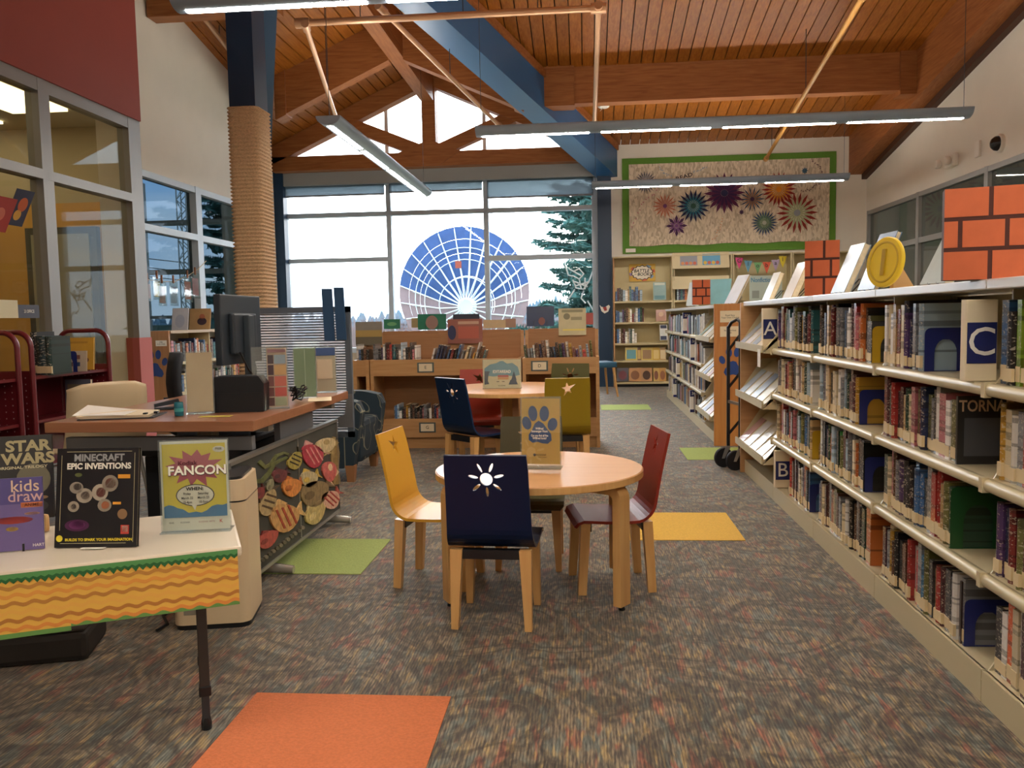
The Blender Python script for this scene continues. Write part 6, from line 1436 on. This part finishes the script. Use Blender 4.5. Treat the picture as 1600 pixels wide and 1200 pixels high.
for z in (.25, .6, .88): MB().bar((.012, .12, z), (.078, .0, z+.12), .014, .014).build('brace', BLACKM, dl); MB().rbox(.085, .11, -.03, .02, z-.02, z+.14, .004).build('folded_rail', BLACKM, dl)
# small adult chair by the far column
t = thing('side_chair', 'dark chair with a blue seat and wooden legs beside the navy far column', 'chair', (.16, 12.3, 0), .3)
MB().rbox(-.24, .24, -.22, .24, .42, .5, .02).build('seat', mat('blue_vinyl', '#2f5f7c', .5), t)
MB().rbox(-.25, -.19, -.22, .22, .45, .85, .02).build('backrest', mat('dark_vinyl', '#22282e', .5), t)
for sx in (-1, 1):
    for sy_ in (-1, 1): MB().tube([(sx*.19, sy_*.18, .43), (sx*.24, sy_*.23, 0)], [.02, .014], 8).build('leg', MAPLE, t)
t = thing('bird_cutout', 'small white and red paper bird on the far navy column', 'decoration', (.32, YF-.205, 1.28))
MB().prism([(-.08, .06), (-.05, .03), (.0, .02), (.07, .06), (.09, .03), (.06, -.05), (.0, -.08), (-.05, -.04)], 'xz', -.004, 0).build('body', WHITE, t); MB().prism([(-.03, .02), (.03, .03), (.04, -.03), (0, -.04)], 'xz', -.006, -.004).build('wing', mat('print_#a8433c', '#a8433c', .6), t)
# white line drawing on the bay window glass
wd = thing('window_drawing', 'white line drawing on the right pane of the bay window', 'drawing', (0, 0, 0))
yw = YF+.034
for pts in ([(883, 414), (888, 430), (897, 432), (905, 436), (912, 428), (905, 420), (896, 424)], [(895, 437), (900, 450), (912, 452), (920, 440), (926, 425), (930, 416)], [(898, 452), (892, 462), (886, 470)], [(912, 454), (908, 466), (915, 474)], [(897, 440), (918, 448)], [(899, 447), (921, 440)], [(905, 436), (908, 452)], [(914, 434), (914, 452)], [(889, 420), (910, 432)], [(918, 470), (924, 480), (930, 490)]):
    MB().tube([at(x, y, Y=yw) for x, y in pts], .012, 4).build('chalk_line', mat('window_chalk', '#eef4f4', .7), wd)
# ================================================================== OUTSIDE
GZ = -.7
struct('ground_outside', MB().box(-120, 120, YF+.6, 160, GZ-.2, GZ), mat('winter_grass', '#8d8a72', .9, noise=.2, nscale=2))
struct('ground_outside_side', MB().box(-120, -9.7, -20, YF+.6, GZ-.2, GZ), mat('winter_grass', '#8d8a72', .9, noise=.2, nscale=2))
# dish aerial seen from behind
DY = 38.0
c0 = at(725, 457, Y=DY); rad = 103/1319*DY
dish = thing('dish_antenna', 'large blue dish antenna with white struts seen through the bay window', 'dish antenna', (c0.x, DY, GZ))
cz_ = c0.z-GZ
BLUEP = mat('dish_sky_blue', '#2c5189', .5, noise=.12, nscale=3); BRWN = mat('dish_brown', '#9a8486', .7, noise=.1, nscale=2)  # sky reflection painted into the blue of the upper panels
WST = mat('white_strut', '#e9f4f4', .5)
nseg = 24
def dz(r): return -.22*rad*(1-(r/rad)**2)      # rear of the bowl bulges to the room
def dp(r, a, off=0): q = 1-(r/rad)**2; return (r*math.cos(a)+.08*rad*q, dz(r)+off, cz_+r*math.sin(a)-.22*rad*q)     # bowl tilted up: hub sits low
for j in range(nseg):
    a0, a1 = 2*PI*j/nseg+PI/24, 2*PI*(j+1)/nseg+PI/24
    for (r0, r1) in ((.12*rad, .42*rad), (.42*rad, .7*rad), (.7*rad, .86*rad), (.86*rad, rad)):
        am = (a0+a1)/2
        g_ = .0015
        vs = [dp(r0+.006, a0+g_), dp(r0+.006, am), dp(r0+.006, a1-g_), dp(r1-.006, a0+g_), dp(r1-.006, am), dp(r1-.006, a1-g_)]
        v2 = [(x, y+.04, z) for x, y, z in vs]
        MB().add(vs+v2, [(0, 1, 4, 3), (1, 2, 5, 4), (6, 9, 10, 7), (7, 10, 11, 8), (0, 3, 9, 6), (2, 8, 11, 5), (3, 4, 10, 9), (4, 5, 11, 10), (0, 6, 7, 1), (1, 7, 8, 2)]).build('panel', BLUEP if math.sin(am) > .1 else BRWN, dish)
for j in range(nseg):
    a = 2*PI*j/nseg+PI/24
    MB().tube([dp(.1*rad, a, -.7), dp(.4*rad, a, -.35), dp(rad*.97, a, -.05)], .03, 5).build('rib', WST, dish)
    MB().tube([dp(.1*rad, a, -.1), dp(.4*rad, a, -.06), dp(rad*.8, a, -.05)], .018, 5).build('rib_chord', WST, dish)
for rr_, off in ((.4, -.36), (.62, -.22), (.76, -.13)):
    MB().tube([dp(rr_*rad, 2*PI*j/48, off) for j in range(49)], .022, 5).build('hoop', WST, dish)
MB().lathe([(.14*rad, -.55), (.14*rad, 0), (.1*rad, .1)], 16).xf(Matrix.Translation((.08*rad, dz(0)-.3, cz_-.22*rad)) @ Matrix.Rotation(PI/2, 4, 'X')).build('hub', WST, dish)
MB().tube([(.08*rad, dz(0)-.3, cz_-.4*rad), (.08*rad, dz(0)-.6, 0)], .22, 10).build('mast', WST, dish)
MB().box(-.12, .12, dz(0)-1.0, dz(0)-.75, cz_+1.0, cz_+1.3).build('lamp_box', mat('red_box', '#a8503c', .6), dish)

def conifer(name, label, x, y, h, spread, seed, col, n_br=60, side=None, trunk=True, cat='tree', group=None, dens=1.0):
    rnd = random.Random(seed); t = thing(name, label, cat, (x, y, GZ), 0, group)
    MB().tube([(0, 0, 0), (0, 0, h*.6), (0, 0, h)], [h*.018, h*.01, .01], 7).build('trunk', mat('bark', '#5a4a3c', .9), t)
    mb = MB(); br = MB()
    for i in range(n_br):
        f = i/n_br; z0 = h*(.06+.93*f); L_ = spread*(1-f)**.8*rnd.uniform(.75, 1.1)+.15; a = rnd.uniform(0, 2*PI)
        d = Vector((math.cos(a), math.sin(a), 0)); pts = [Vector((0, 0, z0))+d*L_*u+Vector((0, 0, L_*(.16*u-.3*u*u+.24*u**3))) for u in (0, .35, .7, 1)]
        br.tube(pts, [.03, .022, .014, .005], 4, caps=False)
        side_ = d.cross(Vector((0, 0, 1)))
        m_ = max(3, int(L_*7*dens))
        for k in range(m_):
            u = .12+.88*k/m_; seg = min(2, int(u*3)); p = pts[seg].lerp(pts[seg+1], u*3-seg if u < 1 else 1)
            for sg in (-1, 1):
                l2 = L_*.28*(1.15-u)+.12; q2 = p+(d*.55+side_*sg).normalized()*l2*rnd.uniform(.6, 1.1)+Vector((0, 0, -l2*rnd.uniform(.05, .5)))
                wv = (q2-p).cross(Vector((0, 0, 1))).normalized()*.1; up_ = Vector((0, 0, .13))
                for r_ in range(4):
                    aa, bb = p.lerp(q2, r_/4), p.lerp(q2, (r_+1)/4)
                    mb.add([aa, bb+wv*1.6+up_*rnd.uniform(-.6, .8), bb-wv*1.6-up_*rnd.uniform(-.4, .8)], [(0, 1, 2)])
                    mb.add([aa+up_*.8, bb, aa-up_*.8], [(0, 1, 2)])
    br.build('branches', mat('bark', '#5a4a3c', .9), t)
    tag(mb.build('needles', mat('needles_'+col, col, .8, noise=.2, nscale=4), t), kind='stuff')
p = at(968, 470, Y=24.0); conifer('spruce_tree', 'tall teal-green spruce reaching in from the right side of the bay window', p.x, 24, 9.5, 3.1, 3, '#48766f', 190, dens=1.2)
p = at(362, 470, Y=24.0); conifer('spruce_tree', 'spruce seen through the left wall window behind the hanging bags', p.x, 24, 8, 1.3, 5, '#4c7068', 110, dens=1.6)
# tree line in the distance: a hazy belt of conifers nobody could count
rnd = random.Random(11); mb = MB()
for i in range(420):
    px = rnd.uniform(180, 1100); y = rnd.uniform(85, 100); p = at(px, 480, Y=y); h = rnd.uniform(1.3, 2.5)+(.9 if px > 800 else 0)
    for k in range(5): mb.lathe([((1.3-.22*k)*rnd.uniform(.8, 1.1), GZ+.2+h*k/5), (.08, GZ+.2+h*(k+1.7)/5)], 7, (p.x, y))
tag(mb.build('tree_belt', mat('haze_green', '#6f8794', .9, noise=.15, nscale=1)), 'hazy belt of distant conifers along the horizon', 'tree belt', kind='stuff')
# brush screen below the dish line
def brush(x0, x1, y, h, n, seed):
    rnd = random.Random(seed); mb = MB()
    for i in range(n):
        x = rnd.uniform(x0, x1); yy = y+rnd.uniform(-1, 1); hh = h*rnd.uniform(.4, 1)
        for k in range(3):
            xe = x+rnd.uniform(-.5, .5); mb.add([(x-.02, yy, GZ), (x+.02, yy, GZ), (xe, yy+rnd.uniform(-.3, .3), GZ+hh)], [(0, 1, 2)])
    return mb
tag(brush(-14, 4, 44, 2.6, 1400, 4).build('bare_brush', mat('bare_twigs', '#9a8580', .9)), 'bare brown brush standing behind the dish antenna', 'brush', kind='stuff')
# lattice mast and power lines through the left window
p = at(292, 430, Y=34.0)
t = thing('lattice_mast', 'slim steel lattice mast seen through the left wall window', 'mast', (p.x, 34, GZ))
for sx in (-.2, .2):
    for sy in (-.2, .2): MB().tube([(sx, sy, 0), (sx, sy, 7.4)], .03, 5).build('leg', STEEL, t)
mb = MB()
for k in range(18):
    z = k*.41; s = 1 if k % 2 else -1
    for sy in (-.2, .2): mb.tube([(-.2*s, sy, z), (.2*s, sy, z+.41)], .02, 4)
    for sx in (-.2, .2): mb.tube([(sx, -.2*s, z), (sx, .2*s, z+.41)], .02, 4)
mb.build('bracing', STEEL, t)
for k, (px, y_) in enumerate(((150, 40), (400, 60))):
    p = at(px, 430, Y=y_); zt_ = at(px, 390, Y=y_).z+.3
    t = thing('utility_pole', 'wooden utility pole carrying the power lines, %s one' % ('nearer', 'farther')[k], 'utility pole', (p.x, y_, GZ), 0, 'utility poles')
    MB().tube([(0, 0, 0), (0, 0, zt_-GZ)], .12, 8).build('pole', mat('bark', '#5a4a3c', .9), t); MB().box(-.8, .8, -.05, .05, zt_-GZ-.35, zt_-GZ-.2).build('crossarm', mat('bark', '#5a4a3c', .9), t)
for k, dy in enumerate((0, .5, 1.0)):
    a = at(150, 395+k*14, Y=40); b_ = at(400, 412+k*14, Y=60)
    tag(MB().tube([a, a.lerp(b_, .5)-Vector((0, 0, .25)), b_], .03, 4).build('power_line', DARKM), '%s power line crossing the sky in the left wall window' % ('highest', 'middle', 'lowest')[k], 'cable', 'power lines')
# outer glazed porch frame beyond the left wall window
pf = struct('window_porch', MB().box(-7.05, -6.95, 13.0, 13.1, GZ, 3.4), mat('porch_frame', '#a9aaa4', .5))
for b_ in ((-9, -5.3, 13.0, 13.08, 2.72, 2.8), (-9, -5.3, 13.0, 13.08, 1.95, 2.03), (-9, -5.3, 13.0, 13.08, 1.25, 1.3)): MB().box(*b_).build('frame_bar', mat('porch_frame', '#a9aaa4', .5), pf)
struct('fence_outside', MB().box(-12, -5.4, 15.0, 15.1, GZ, 1.15), mat('wire_fence', '#6f8478', .9, noise=.5, nscale=30))
